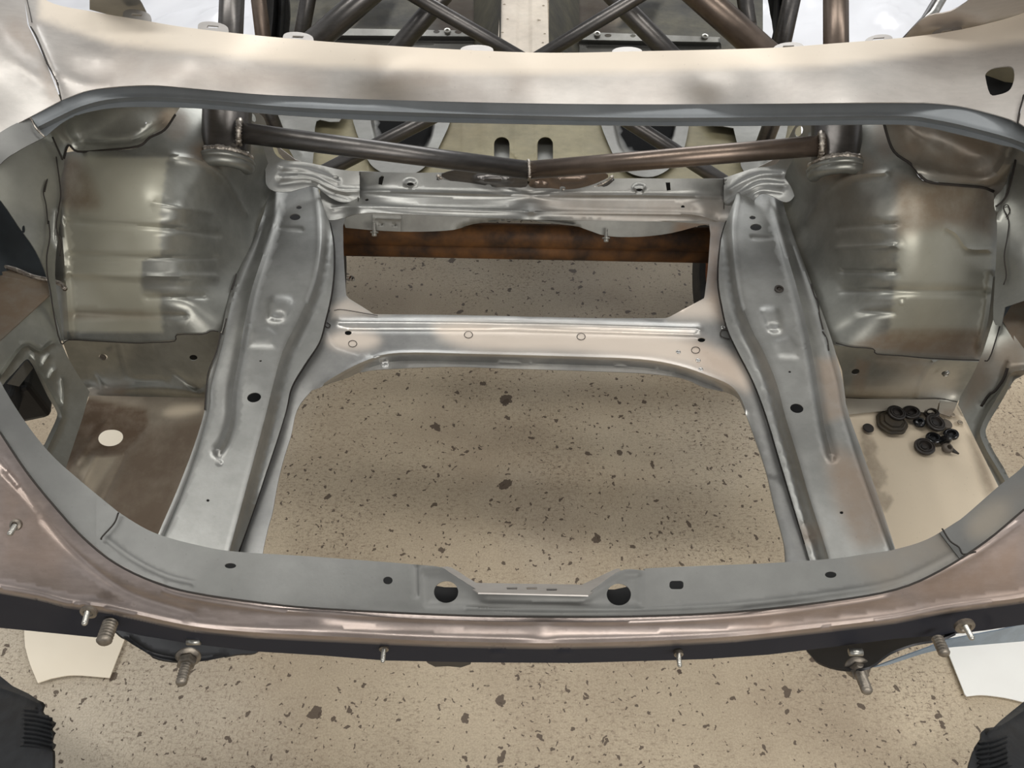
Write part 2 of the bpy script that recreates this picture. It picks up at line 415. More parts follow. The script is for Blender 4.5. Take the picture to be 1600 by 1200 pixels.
deckTop = cr([(30, -40), (75, 2), (150, 19), (220, 31), (300, 44), (450, 60), (600, 71), (830, 82), (1000, 80), (1200, 75), (1300, 68), (1400, 60), (1480, 50), (1550, 35), (1600, 20), (1680, -10)])
rimC = [(800, 192, 'z', 1.03), (400, 178, 'z', 1.04), (100, 188, 'z', 1.065), (1200, 195, 'z', 1.04), (1500, 210, 'z', 1.065),
        (30, 235, 'z', 1.06), (-60, 330, 'z', 1.02), (-60, 450, 'z', .95), (0, 600, 'z', .885), (110, 740, 'z', .845), (250, 835, 'z', .815),
        (400, 866, 'z', .80), (830, 905, 'z', .80), (1250, 876, 'z', .80), (1420, 850, 'z', .815), (1560, 760, 'z', .845), (1620, 700, 'z', .87),
        (1690, 450, 'z', .96), (1650, 290, 'z', 1.03), (830, 960, 'z', .785), (300, 925, 'z', .80), (1350, 930, 'z', .80), (0, 675, 'z', .885), (1600, 795, 'z', .86),
        (600, 156, 'z', 1.05), (1100, 163, 'z', 1.05), (150, 139, 'z', 1.085), (1480, 163, 'z', 1.085), (-120, 400, 'z', .99), (1725, 450, 'z', .97)]
RS = TPS(rimC)
def shift(s, dt):
    return lambda u, v: 1/(1/s(u, v)+dt)
def off(curve, dx, dy): return [(a+dx, b+dy) for a, b in curve]

# upper channel of the boot opening
foldT = [(50, 203), (90, 183), (130, 165), (180, 154), (250, 152), (330, 157), (450, 167), (600, 174), (800, 180), (1000, 184), (1200, 183), (1400, 181), (1460, 187), (1520, 200), (1600, 224), (1665, 265)]
panel('boot_opening_channel', topO+topI[::-1], shift(RS, .004), RIM, CAR, feats=[step(foldT, 7, -.016), bead(foldT, 4, .003)], grid=7,
      holes=[ell(119, 182, 4.5, 2.2, -8, 12)])
panel('side_channel', lO[:]+lI[::-1], shift(RS, .0075), LIP, CAR, feats=[step(cr([(52, 205), (20, 220), (-10, 240), (-60, 300)]), 7, -.012, False)] if 0 else [], grid=8)
panel('side_channel', rO+rI[::-1], shift(RS, .001), LIP, CAR, grid=8, tint=[('g', ell(1545, 812, 36, 22, -40), 18, .25), ('r', ell(1560, 800, 60, 20, -40), 20, .4)])
panel('boot_lip', botO+botI[::-1], shift(RS, .004), LIP, CAR, grid=6,
      holes=[ell(360, 884, 9, 4.2, 0, 14), ell(606, 907, 7.5, 6, 0, 16), ell(697, 925, 19, 17, 0, 28), ell(967, 929, 19, 17, 0, 28), slot(1057, 914, 11, 6.5, 5), ell(1298, 898, 9, 5, 0, 16)],
      feats=[bead([(165, 842), (210, 875), (260, 900), (300, 910)], 4, .0012), bead([(730, 951), (850, 955), (1000, 953), (1150, 945), (1300, 927), (1400, 908), (1490, 865)], 4, .0015),
             bead([(650, 884), (651, 930)], 5, -.002), pad([(690, 888), (760, 930), (910, 933), (975, 893), (1005, 893), (1005, 950), (660, 950), (655, 890)], 10, -.002)],
      tint=[('r', [(1340, 880), (1500, 800), (1530, 860), (1380, 925)], 30, .5)])
# turned-down flange in the latch notch
NF = PLN(at(747, 923, z=.797), at(919, 927, z=.797), at(830, 911, z=.755))
latch = cr([(687, 886), (706, 887), (740, 908), (760, 911), (895, 913), (912, 912), (962, 889), (970, 892)], 3)
panel('latch_flange', latch+[(919, 930), (747, 926), (706, 899)], NF, SK, CAR, grid=5,
      holes=[slot(800, 919, 8.5, 1.6, 1.5), slot(831, 919, 8.5, 1.6, 1.5), slot(862, 921, 8.5, 1.6, 1.5)])

# outer skin
SKC = rimC[:2]+[(600, 156, 'z', 1.052), (1100, 163, 'z', 1.052), (150, 139, 'z', 1.087), (1480, 163, 'z', 1.087), (1600, 195, 'z', 1.085), (48, 182, 'z', 1.08),
      (830, 82, 'z', 1.115), (300, 44, 'z', 1.13), (1300, 68, 'z', 1.13), (60, 0, 'z', 1.14), (1600, 20, 'z', 1.14), (830, 118, 'z', 1.092), (300, 90, 'z', 1.118), (1300, 110, 'z', 1.118),
      (600, 128, 'z', 1.085), (1100, 130, 'z', 1.085), (0, 100, 'z', 1.13), (-150, 150, 'z', 1.09), (-180, 330, 'z', .98), (-180, 500, 'z', .9), (-70, 262, 'z', 1.05), (-120, 400, 'z', .992), (0, 207, 'z', 1.07),
      (1700, 150, 'z', 1.12), (1725, 450, 'z', .972), (1820, 330, 'z', .97), (1702, 600, 'z', .915), (1800, 590, 'z', .875), (-95, 550, 'z', .905), (-185, 570, 'z', .875), (-230, 300, 'z', .98)]
DS = TPS(SKC, 3e-4)
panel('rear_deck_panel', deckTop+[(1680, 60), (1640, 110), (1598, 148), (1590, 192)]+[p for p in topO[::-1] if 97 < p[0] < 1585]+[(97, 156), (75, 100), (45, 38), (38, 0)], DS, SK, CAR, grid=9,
      holes=[cr([(1540, 122), (1541, 114), (1550, 107), (1565, 104), (1580, 104), (1585, 114), (1583, 130), (1576, 142), (1560, 148), (1547, 147)], 3, True)],
      feats=[bead([(56, 45), (80, 100), (92, 135), (97, 155)], 7, .004), pad(cr([(95, 60), (150, 55), (190, 85), (175, 112), (110, 108)], 4, True), 40, .006), bead([(88, 112), (130, 132), (170, 134)], 12, .003)],
      tint=[('g', [(60, -60), (300, 0), (830, 40), (1300, 30), (1600, -30), (1640, 60), (1300, 103), (830, 116), (500, 104), (180, 70), (60, 30)], 9, .8), ('r', ell(585, 92, 14, 18), 12, .2), ('r', [(800, 116), (830, 116), (820, 150), (795, 150)], 14, .2),  # pale band paints the bright reflection along the deck top
            ('r', [(180, 78), (500, 118), (500, 145), (150, 135)], 30, .3), ('r', ell(650, 126, 50, 10), 14, .35)])
panel('quarter_panel', [(30, -40), (38, 0), (43, 38), (73, 100), (95, 157)]+[(48, 182), (0, 207), (-70, 262), (-120, 400), (-92, 556), (-190, 580), (-230, 300), (-200, 100), (-120, -40)], DS, SK, CAR, grid=10,
      feats=[bead([(0, 70), (40, 105), (75, 130)], 26, .006), pad(cr([(-20, 20), (20, 15), (50, 60), (60, 90), (10, 80)], 4, True), 30, -.008)], tint=[('r', ell(35, 60, 40, 25, 40), 30, .5), ('r', [(76, 105), (96, 157), (80, 160), (60, 100)], 8, .5)])
panel('quarter_panel', [(1600, 148), (1592, 192), (1600, 197), (1660, 234), (1712, 330), (1727, 450), (1702, 615), (1800, 612), (1830, 300), (1780, 120), (1700, 60)], DS, SK, CAR, grid=10)
# tail panel: rounded top, then the upright face under it
crest = [(-200, 905), (-60, 915), (0, 925), (60, 936), (105, 948), (160, 955), (210, 966), (300, 985), (400, 995), (600, 1005), (700, 1009), (850, 1012), (1000, 1009), (1150, 1001), (1300, 985), (1400, 972), (1470, 958), (1540, 948), (1600, 940), (1800, 905)]
bott = [(-200, 965), (0, 981), (150, 996), (185, 985), (220, 993), (300, 1006), (400, 1018), (500, 1024), (600, 1032), (740, 1035), (900, 1036), (1100, 1030), (1200, 1023), (1300, 1011), (1400, 998), (1480, 992), (1540, 985), (1600, 976), (1800, 945)]
TC = [(u, v, 'z', z) for u, v, z in ((-60, 590, .90), (0, 675, .883), (80, 785, .845), (180, 880, .815), (300, 926, .80), (500, 951, .787), (850, 963, .782), (1150, 955, .787), (1400, 920, .80), (1520, 858, .83), (1600, 795, .855), (1700, 640, .91),
      (-150, 800, .80), (0, 850, .81), (80, 880, .805), (1600, 880, .81), (1730, 800, .82), (-150, 650, .86), (850, 985, .776), (500, 975, .780), (1200, 975, .780))]
TC += [(1702, 600, 'z', .913), (1800, 600, 'z', .873), (-185, 570, 'z', .873)]
TC += [(u, v, 'z', .757) for u, v in crest[2:-2]]+[(-200, 905, 'z', .75), (1800, 905, 'z', .75)]
TS = TPS(TC, 1e-5)
def tail_surf(u, v):
    # above the crest the rounded top, below it an upright face standing under the crest
    cu = np.interp(u, *zip(*crest)); t0 = 1/TS(u, np.minimum(v, cu)); P = CAM+rays(u, np.minimum(v, cu))*t0[:, None]
    d = rays(u, v); ty = (P[:, 1]+.004)/d[:, 1]; return 1/np.where(v > cu, ty, t0)
tailO = [(0-90, 540)]+lO[[i for i, p in enumerate(lO) if p[1] > 545][0]:-6]+[p for p in botO if p[0] > 165 and p[0] < 1500]+[(1500, 873), (1540, 845), (1600, 795), (1660, 730), (1700, 600), (1800, 600)]
panel('tail_panel', tailO+bott[::-1]+[(-200, 560)], tail_surf, TAIL, CAR, grid=7, thick=.0018,
      feats=[bead(off(crest, 0, -7), 9, .006), bead(off(crest, 0, 3), 3, .0003), bead(off([p for p in botO if 250 < p[0] < 1400][::3], 0, 9), 8, .004), bead([(0, 720), (60, 800), (120, 868), (200, 925), (300, 958)], 10, -.004), bead([(0, 745), (35, 775), (60, 800)], 14, .004), pad(cr([(-10, 800), (25, 800), (50, 830), (30, 860), (-10, 850)], 4, True), 22, -.006),
             bead([(1450, 905), (1520, 868), (1590, 818)], 8, .003), bead([(130, 950), (118, 972)], 10, -.004), pad(cr([(1485, 962), (1510, 955), (1545, 958), (1545, 982), (1490, 988)], 4, True), 8, -.004)]+
            [pad(cr([(x-16, 1018), (x-8, 1013), (x+6, 1013), (x+15, 1024), (x-8, 1028)], 4, True), 6, .005) for x in (778, 884)],
      tint=[('b', crest+[(u, v+12) for u, v in bott[::-1]], 1.6, 1.0), ('r', [(1420, 915), (1600, 830), (1600, 930), (1450, 945)], 30, .7), ('r', [(0, 740), (60, 790), (110, 860), (90, 900), (0, 880)], 30, .5), ('r', [(1100, 965), (1400, 930), (1440, 950), (1200, 990)], 20, .5)])  # dark tint paints underside shade onto the face below the crest

# slotted tabs of the rear window flange, standing just behind the deck edge
DSedge = lambda u, v: at(u, v, t=float(1/DS(np.array([u]), np.array([v]))[0])+.012)
for (u, v, w_, s_) in ((214, 25, 22, .10), (333, 44, 24, .08), (466, 60, 24, .06), (745, 79, 26, 0), (980, 82, 24, 0), (1232, 76, 24, -.05), (1373, 64, 22, -.08), (1480, 52, 25, -.12)):
    c_ = DSedge(u, v); sf = PL('z', float(c_[2]))
    ht = 9 if 700 < u < 1000 else 10
    top_ = [(u+w_*math.cos(a), v+s_*w_*math.cos(a)*1.5-ht*math.sin(a)**.8) for a in [math.pi*k/12 for k in range(13)]]
    panel('window_flange_tab', top_+[(u-w_, v+7-s_*w_), (u+w_, v+7+s_*w_)], sf, SK, CAR, grid=4, thick=.002,
          holes=[[(u-8, v-4.5), (u+9, v-4.5+s_*15), (u+7, v-1.2+s_*15), (u-10, v-1.2)]] if ht == 10 else [])

# ------------------------------------------------------------------ boot floor frame and cross members
z_rail = lambda v: np.interp(v, [300, 870], [.715, .642])
FC = [(u, v, 'z', z) for u, v, z in ((500, 340, .69), (1145, 345, .69), (515, 420, .68), (1130, 430, .68), (520, 490, .665), (1125, 497, .665), (800, 492, .665), (800, 570, .66), (480, 600, .655), (1170, 620, .655),
      (440, 700, .64), (1195, 720, .64), (390, 870, .63), (1240, 880, .63), (800, 530, .667))]
FS = TPS(FC)
frame_in = cr([(410, 885), (411, 862), (419, 825), (426, 800), (434, 755), (444, 715), (455, 680), (461, 650), (470, 630), (487, 610)])+cr([(495, 607), (520, 598), (545, 590), (563, 582), (600, 577), (700, 573), (800, 576), (900, 579), (1000, 583), (1050, 588), (1075, 594), (1100, 605), (1130, 612), (1152, 622), (1162, 640), (1172, 664), (1185, 700), (1198, 740), (1206, 775), (1212, 800), (1225, 850), (1228, 885)])
frame_out = [(1275, 885), (1268, 850), (1245, 770), (1228, 710), (1210, 660), (1190, 610), (1170, 560), (1150, 516), (1142, 484), (1140, 437), (1143, 375), (1150, 325), (495, 320), (500, 340), (508, 400), (505, 450), (495, 500), (470, 550), (445, 590), (425, 650), (400, 720), (375, 800), (352, 885)]
win = cr([(536, 352), (537, 400), (541, 461)], 3)+[(545, 466), (583, 490)]+cr([(585, 491), (700, 492), (800, 494), (930, 497), (1040, 497)], 3)+[(1046, 495), (1100, 466)]+cr([(1101, 462), (1106, 420), (1110, 365)], 3)+[(1108, 350), (800, 330), (545, 328)]
fcrest = [(425, 885), (445, 780), (462, 700), (478, 640), (500, 605), (530, 584), (575, 562), (625, 551), (750, 553), (900, 557), (1000, 561), (1060, 571), (1110, 588), (1145, 605), (1163, 635), (1180, 690), (1200, 760), (1222, 850), (1226, 885)]
spots = [(475, 553), (468, 580), (470, 600), (447, 650), (445, 683), (430, 717), (416, 765), (402, 795), (1060, 550), (1095, 577), (1091, 563), (1130, 512)]
panel('floor_frame', frame_in+frame_out, FS, FRM, CAR, holes=[win, ell(544, 520, 5.5, 3.6, 0, 12), ell(1096, 531, 6, 3.6, 0, 12)], grid=6,
      feats=[step(fcrest, 13, -.034), bead(fcrest, 5, .003), bead([(530, 503), (800, 505), (1090, 513)], 7, .007), bead([(540, 515), (800, 517), (1085, 524)], 6, -.004),
             step([(515, 520), (525, 540), (560, 552)], 6, .002), bead([(536, 480), (536, 340)], 4, .0)],
      tint=[('g', cr([(680, 512), (720, 505), (780, 508), (900, 512), (1040, 520), (1150, 560), (1170, 610), (1120, 590), (1050, 568), (900, 552), (760, 548), (700, 535)], 4, True), 14, .85),
            ('g', ell(552, 532, 42, 16, 0), 12, .8), ('r', [(1070, 520), (1150, 560), (1165, 610), (1100, 580)], 20, .5), ('r', [(1104, 350), (1126, 350), (1128, 500), (1104, 470)], 10, .6), ('g', [(1060, 470), (1125, 460), (1130, 500), (1045, 497)], 14, .7), ('g', [(515, 480), (545, 465), (590, 492), (520, 497)], 8, .55)])
fr_at = lambda u, v, dz=.0: at(u, v, t=float(1/FS(np.array([u*1.]), np.array([v*1.]))[0])-dz)
def ringmark(u, v, r, parent=CAR, pos=fr_at, mat=SEAM, name='plug_weld_ring', th=.0006):
    pts = [pos(u+r*math.cos(a), v+r*.78*math.sin(a), .001) for a in [2*math.pi*k/16 for k in range(17)]]
    tube(name, pts, th, mat, parent, 5, False)
for u, v in ((732, 523), (908, 526), (551, 537), (1087, 547)): ringmark(u, v, 6.5)
for u, v in spots:
    p = fr_at(u, v, .0006); lathe('spot_weld', [(.0042, -.0005), (.0042, .0006), (.003, .0012), (.0015, .0006)], p, (0, -.1, 1), FRM, CAR, 12)

# forward cross member: upright face, slope, and lower lip
XC = [(u, v, 'y', y) for u, v, y in ((560, 270, 1.325), (830, 282, 1.325), (1130, 280, 1.325), (560, 298, 1.318), (830, 303, 1.318), (1130, 306, 1.318), (510, 320, 1.27), (560, 322, 1.262), (830, 331, 1.262), (1100, 335, 1.262), (1140, 330, 1.27),
      (540, 336, 1.255), (830, 343, 1.255), (1100, 352, 1.255))]
XS = TPS(XC)
XTOP = cr([(500, 285), (530, 270), (563, 268), (640, 270), (700, 270), (740, 278), (830, 288), (910, 284), (960, 279), (1050, 279), (1130, 280), (1165, 290)], 4)
XBOT = cr([(1150, 335), (1128, 357), (1105, 352), (1085, 346), (1040, 346), (950, 345), (830, 343), (700, 338), (600, 333), (560, 334), (535, 341), (512, 343), (500, 325)], 4)
panel('forward_cross_member', XTOP+XBOT, XS, RAIL, CAR, grid=5,
      holes=[[(592, 278), (597, 274), (600, 276), (597, 289), (591, 288)], ell(641, 288, 6, 3, 0, 12), ell(999, 297, 6, 2.5, 0, 12), [(1040, 285), (1047, 285), (1048, 297), (1042, 298)], ell(573, 312, 3, 2, 0, 10), ell(1067, 323, 3, 2.2, 0, 10)],
      feats=[bead([(563, 299), (650, 300), (830, 305), (1000, 305), (1130, 308)], 5, .005), bead([(520, 326), (560, 322), (650, 326), (830, 331), (1000, 333), (1080, 335), (1120, 345)], 5, .004), pad(ell(641, 286, 12, 8), 5, .006), pad(ell(999, 294, 12, 8), 5, .006)],
      tint=[('r', [(820, 305), (1140, 310), (1140, 360), (900, 350)], 20, .35)])
# torn and welded reinforcement rings where the harness tubes meet the cross member
for s_, arc in ((-1, [(683, 274), (700, 285), (718, 293), (740, 297), (765, 295)]), (1, [(958, 275), (945, 285), (925, 293), (900, 297), (878, 296)])):
    pts = [at(u, v, y=1.312) for u, v in cr(arc, 6)]
    tube('weld_bead', pts, .004, PALEWELD, CAR, 8, rs=[.0028+.0016*random.random() for _ in pts])
    pts = [at(u, v+4, y=1.312) for u, v in cr(arc, 6)]
    tube('weld_flange', pts, .0045, CAGE, CAR, 8)
panel('weld_gusset', cr([(690, 272), (740, 262), (820, 270), (822, 292), (790, 292), (760, 294), (730, 292), (705, 283)], 3, True), PL('y', 1.308), CAGE, CAR, grid=5, feats=[pad(ell(770, 280, 34, 10), 8, .012)], holes=[ell(763, 291, 5, 3, 0, 10)])
panel('weld_gusset', cr([(950, 273), (900, 262), (832, 270), (828, 292), (860, 294), (880, 296), (905, 294), (935, 285)], 3, True), PL('y', 1.308), CAGEB, CAR, grid=5, feats=[pad(ell(845, 289, 14, 7), 4, .008), pad(ell(890, 280, 30, 10), 8, .01)], holes=[ell(879, 294, 5, 3, 0, 10)])

# corner brackets with stamped beads
BLc = cr([(386, 180), (398, 176), (412, 184), (422, 215), (430, 240), (445, 250), (468, 252), (500, 258), (532, 265), (562, 268)], 4)+cr([(562, 314), (535, 316), (515, 308), (490, 291), (455, 299), (430, 299), (416, 288), (414, 262), (402, 225)], 4)
BS = TPS([(u, v, 'y', y) for u, v, y in ((390, 185, 1.27), (412, 235, 1.275), (425, 288, 1.25), (425, 262, 1.275), (455, 258, 1.31), (455, 295, 1.26), (490, 290, 1.27), (500, 262, 1.322), (530, 310, 1.28), (560, 270, 1.322), (560, 312, 1.29))], 6e-3)
panel('corner_bracket', BLc, BS, RAIL, CAR, grid=4.5, holes=[ell(396, 184, 4, 7, -25, 12), ell(525, 277, 4.5, 2.8, 10, 10)],
      feats=[bead([(440, 262), (470, 264), (500, 272), (528, 285)], 7, .005), bead([(438, 277), (480, 276), (505, 286), (530, 297), (560, 298)], 7, .005), bead([(436, 288), (485, 284), (510, 298), (545, 309)], 5, -.003)])
BRc = cr([(1286, 200), (1262, 186), (1243, 196), (1228, 225), (1213, 256), (1180, 262), (1155, 270), (1131, 278)], 4)+cr([(1131, 327), (1150, 331), (1172, 320), (1188, 303), (1205, 306), (1228, 316), (1243, 303), (1252, 265), (1272, 235)], 4)
BRS = TPS([(u, v, 'y', y) for u, v, y in ((1265, 200, 1.27), (1245, 240, 1.275), (1238, 300, 1.25), (1238, 268, 1.275), (1205, 266, 1.31), (1205, 302, 1.26), (1178, 300, 1.27), (1178, 270, 1.322), (1155, 322, 1.28), (1133, 285, 1.322), (1133, 322, 1.29))], 6e-3)
panel('corner_bracket', BRc, BRS, RAIL, CAR, grid=4.5, holes=[ell(1248, 205, 6, 9, 25, 12), ell(1117+52, 291-3, .1, .1, 0, 3)][:1]+[ell(1150, 290, .1, .1)][:0]+[ell(1141, 292, .5, .5)][:0],
      feats=[bead([(1222, 273), (1190, 273), (1165, 282), (1140, 298)], 7, .005), bead([(1225, 289), (1190, 287), (1165, 299), (1135, 318)], 7, .005), bead([(1220, 300), (1185, 298), (1160, 318)], 5, -.003)])

# ------------------------------------------------------------------ side rails
def rail(outer, inner, crest_, ridge, lipl, holes, pads, C_, tint):
    S = TPS(C_)
    return panel('side_rail', cr(outer, 4)+cr(inner, 4), S, RAIL, CAR, holes=holes, grid=6, tint=tint,
                 feats=[step(*crest_), bead(crest_[0], 4, .002), bead(ridge, 11, .012), bead(lipl, 4, .004)]+pads), S
lo = [(420, 285), (417, 312), (408, 345), (392, 382), (370, 430), (355, 475), (347, 515), (336, 555), (324, 600), (320, 640), (302, 700), (275, 770), (247, 835), (230, 885)]
li = [(358, 885), (372, 862), (395, 800), (415, 740), (435, 680), (447, 640), (455, 605), (475, 570), (498, 535), (508, 500), (517, 460), (521, 420), (520, 380), (515, 350), (506, 325), (497, 295), (490, 285)]
lcr = [(490, 285), (496, 320), (499, 360), (497, 400), (488, 445), (468, 495), (442, 548), (427, 600), (416, 645), (400, 705), (384, 765), (352, 885)]
LRC = [(u, v, 'z', z) for u, v, z in ((420, 300, .735), (490, 300, .735), (395, 380, .735), (500, 380, .73), (350, 490, .73), (490, 460, .715), (325, 590, .71), (440, 600, .695), (310, 690, .70), (405, 700, .685), (250, 840, .69), (360, 860, .67), (410, 480, .722), (390, 600, .705))]
LR, LRS = rail(lo, li, ([p for p in lcr[::-1]], 20, -.028), [(432, 298), (428, 340), (412, 395), (394, 450), (381, 510), (373, 560), (364, 610), (361, 655), (350, 690), (341, 704)],
     [(413, 330), (398, 378), (376, 430), (360, 478), (352, 520), (342, 560), (330, 605), (327, 640), (308, 705), (282, 775), (252, 845)],
     [ell(467, 324, 4.5, 2.6, 0, 12), ell(461, 339, 8.5, 5, 0, 16), ell(397, 621, 11, 7.5, -10, 20), ell(325, 782, 2.6, 2, 0, 8), ell(407, 564, 2, 1.4, 0, 8)],
     [pad([(432, 352), (472, 353), (476, 358), (473, 366), (468, 362), (435, 360)], 5, -.003), pad(cr([(420, 462), (455, 462), (460, 480), (446, 503), (424, 505), (414, 498)], 3, True), 10, .006), pad(ell(436, 491, 11, 8), 5, -.002),
      pad([(392, 512), (418, 508), (436, 520), (432, 545), (388, 544)], 8, .0025), pad(ell(343, 724, 5, 4), 3, -.003)],
     LRC, [])
ro = [(1218, 290), (1222, 312), (1232, 345), (1245, 382), (1263, 430), (1280, 475), (1296, 520), (1308, 560), (1318, 600), (1324, 640), (1345, 700), (1370, 770), (1398, 855), (1408, 885)][::-1]
ri = [(1155, 290), (1148, 312), (1139, 335), (1127, 375), (1123, 437), (1130, 484), (1138, 516), (1154, 550), (1178, 597), (1198, 650), (1216, 710), (1234, 770), (1258, 850), (1268, 885)]
rcr = [(1158, 290), (1150, 330), (1147, 360), (1150, 406), (1159, 469), (1175, 515), (1192, 547), (1214, 600), (1227, 650), (1247, 715), (1264, 775), (1288, 850), (1298, 885)]
RRC = [(u, v, 'z', z) for u, v, z in ((1222, 305, .735), (1155, 305, .735), (1248, 385, .735), (1147, 380, .73), (1292, 500, .73), (1165, 465, .715), (1318, 600, .71), (1205, 600, .695), (1340, 690, .70), (1240, 705, .685), (1390, 840, .69), (1285, 860, .67), (1225, 480, .722), (1255, 600, .705))]
RR, RRS = rail(ro[::-1][:0] or ro, ri, (rcr, 20, -.028), [(1205, 300), (1213, 336), (1228, 392), (1244, 446), (1259, 505), (1271, 564), (1282, 632), (1290, 675), (1300, 712)],
     [(1226, 332), (1235, 361), (1262, 436), (1277, 480), (1295, 545), (1310, 600), (1317, 640), (1337, 705), (1362, 775), (1393, 860)],
     [ell(1176, 340, 5, 2.8, 0, 12), ell(1181, 355, 9, 5.2, 0, 16), ell(1245, 638, 10.5, 7.2, 10, 20), ell(1234, 581, 2.2, 1.5, 0, 8), ell(1315, 801, 3, 2.2, 0, 8)],
     [pad([(1168, 370), (1172, 366), (1208, 369), (1208, 376), (1175, 376)], 5, -.003), pad(cr([(1185, 480), (1215, 478), (1224, 500), (1222, 520), (1200, 521), (1190, 500)], 3, True), 10, .006), pad(ell(1208, 508, 11, 7), 5, -.002),
      pad([(1205, 530), (1235, 522), (1250, 540), (1250, 562), (1215, 560)], 8, .0025)],
     RRC, [('r', cr([(1300, 700), (1350, 730), (1385, 830), (1340, 850), (1310, 790), (1295, 740)], 4, True), 20, .7), ('r', [(1275, 560), (1310, 560), (1320, 650), (1290, 660)], 10, .6), ('r', ell(1262, 835, 22, 16), 12, .5)])
def on(S):
    return lambda u, v, dz=.0: at(u, v, t=float(1/S(np.array([u*1.]), np.array([v*1.]))[0])-dz)
lathe('rail_grommet', [(.008, -.002), (.0085, .002), (.005, .0025), (.004, -.001), (.001, .003)], on(RRS)(1217, 452, .001), (0, -.15, 1), RUB, CAR, 18)
tag(bpy.context.scene.objects['rail_grommet'], 'small black rubber plug in the rail')

# the rails and cross members are closed boxes: their lower halves, inner darkness put into a near-black colour
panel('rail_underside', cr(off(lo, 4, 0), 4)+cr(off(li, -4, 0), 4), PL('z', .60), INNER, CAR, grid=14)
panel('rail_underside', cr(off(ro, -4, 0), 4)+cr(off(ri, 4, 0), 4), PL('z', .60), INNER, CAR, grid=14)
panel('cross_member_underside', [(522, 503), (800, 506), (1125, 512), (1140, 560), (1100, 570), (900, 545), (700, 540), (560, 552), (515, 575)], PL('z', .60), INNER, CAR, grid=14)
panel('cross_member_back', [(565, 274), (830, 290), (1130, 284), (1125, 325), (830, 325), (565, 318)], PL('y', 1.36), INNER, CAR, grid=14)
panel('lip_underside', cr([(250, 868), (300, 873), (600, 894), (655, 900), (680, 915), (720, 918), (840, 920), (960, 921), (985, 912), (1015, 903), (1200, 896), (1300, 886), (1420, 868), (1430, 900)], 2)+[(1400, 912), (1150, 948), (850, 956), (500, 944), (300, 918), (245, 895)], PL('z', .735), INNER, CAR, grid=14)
panel('deck_hole_shade', [(1520, 112), (1545, 119), (1570, 128), (1588, 130), (1610, 160), (1560, 165), (1520, 160)], lambda u, v: DS(u, v)*.965, INNER, CAR, grid=10)  # added near-black sheet, darkens the deck hole
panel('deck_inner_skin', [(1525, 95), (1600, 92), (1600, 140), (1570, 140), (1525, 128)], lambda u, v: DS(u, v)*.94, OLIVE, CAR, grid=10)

# ------------------------------------------------------------------ wheel houses
wl = cr([(118, 236), (160, 236), (214, 231), (232, 216), (256, 203), (272, 182), (280, 150), (395, 150)], 4)+cr([(402, 200), (414, 240), (424, 270), (430, 292), (425, 325), (410, 370), (388, 425), (371, 470), (361, 505), (343, 520)], 4)+[(336, 516), (318, 521), (276, 521), (273, 531)]+cr([(210, 536), (150, 533), (112, 530)], 3)+cr([(90, 534), (80, 500), (74, 440), (78, 380), (85, 320), (83, 280), (92, 240)], 4)
WLC = [(u, v, a, z) for u, v, a, z in ((110, 245, 'z', .93), (210, 235, 'z', .955), (345, 165, 'z', .925), (340, 240, 'z', .92), (405, 230, 'z', .86), (300, 480, 'z', .765), (400, 160, 'z', .87), (420, 295, 'z', .74), (395, 380, 'z', .735), (350, 500, 'z', .725), (110, 530, 'z', .69), (220, 532, 'z', .70),
       (110, 400, 'z', .82), (200, 330, 'z', .91), (200, 430, 'z', .82), (285, 330, 'z', .905), (285, 430, 'z', .812), (340, 330, 'z', .83), (330, 430, 'z', .76), (290, 280, 'z', .92), (90, 330, 'z', .87), (160, 280, 'z', .93))]
WLS = TPS(WLC, 6e-3)
panel('wheel_arch', wl, WLS, WH, CAR, grid=7, thick=.002,
      feats=[bead([(105, 345), (200, 352), (280, 358), (340, 367)], 8, -.006), bead([(110, 398), (220, 403), (335, 402)], 7, -.005), bead([(105, 425), (230, 431), (335, 433)], 9, .007), bead([(230, 465), (320, 464)], 7, -.005), bead([(120, 490), (220, 493), (290, 494)], 7, -.004),
             bead([(270, 243), (310, 250), (350, 275), (385, 335)], 7, .006), bead([(240, 318), (330, 332)], 7, .004), bead([(92, 320), (100, 400), (108, 520)], 10, .01)],
      tint=[('g', [(105, 242), (262, 246), (252, 320), (250, 400), (222, 408), (222, 455), (250, 458), (254, 520), (100, 518), (100, 330)], 2.5, .75), ('r', cr([(95, 255), (125, 250), (150, 300), (150, 325), (100, 320)], 4, True), 14, .8), ('b', cr([(222, 420), (232, 405), (262, 404), (280, 425), (270, 455), (235, 456), (220, 445)], 4, True), 3, .5),
            ('r', ell(345, 236, 48, 22), 14, .8), ('r', ell(275, 195, 20, 24), 10, .6), ('r', [(100, 485), (220, 485), (250, 495), (250, 500), (100, 500)], 6, .4)])
wr = cr([(1224, 292), (1228, 270), (1242, 245), (1262, 215), (1280, 150), (1375, 150), (1382, 200), (1395, 232), (1420, 252), (1442, 282), (1480, 288), (1530, 292), (1552, 300)], 4)+cr([(1566, 350), (1563, 420), (1562, 480), (1552, 540), (1542, 566)], 4)+[(1455, 562), (1370, 552), (1362, 545)]+cr([(1330, 541), (1300, 538), (1284, 515), (1266, 470), (1250, 428), (1234, 380), (1222, 340)], 4)
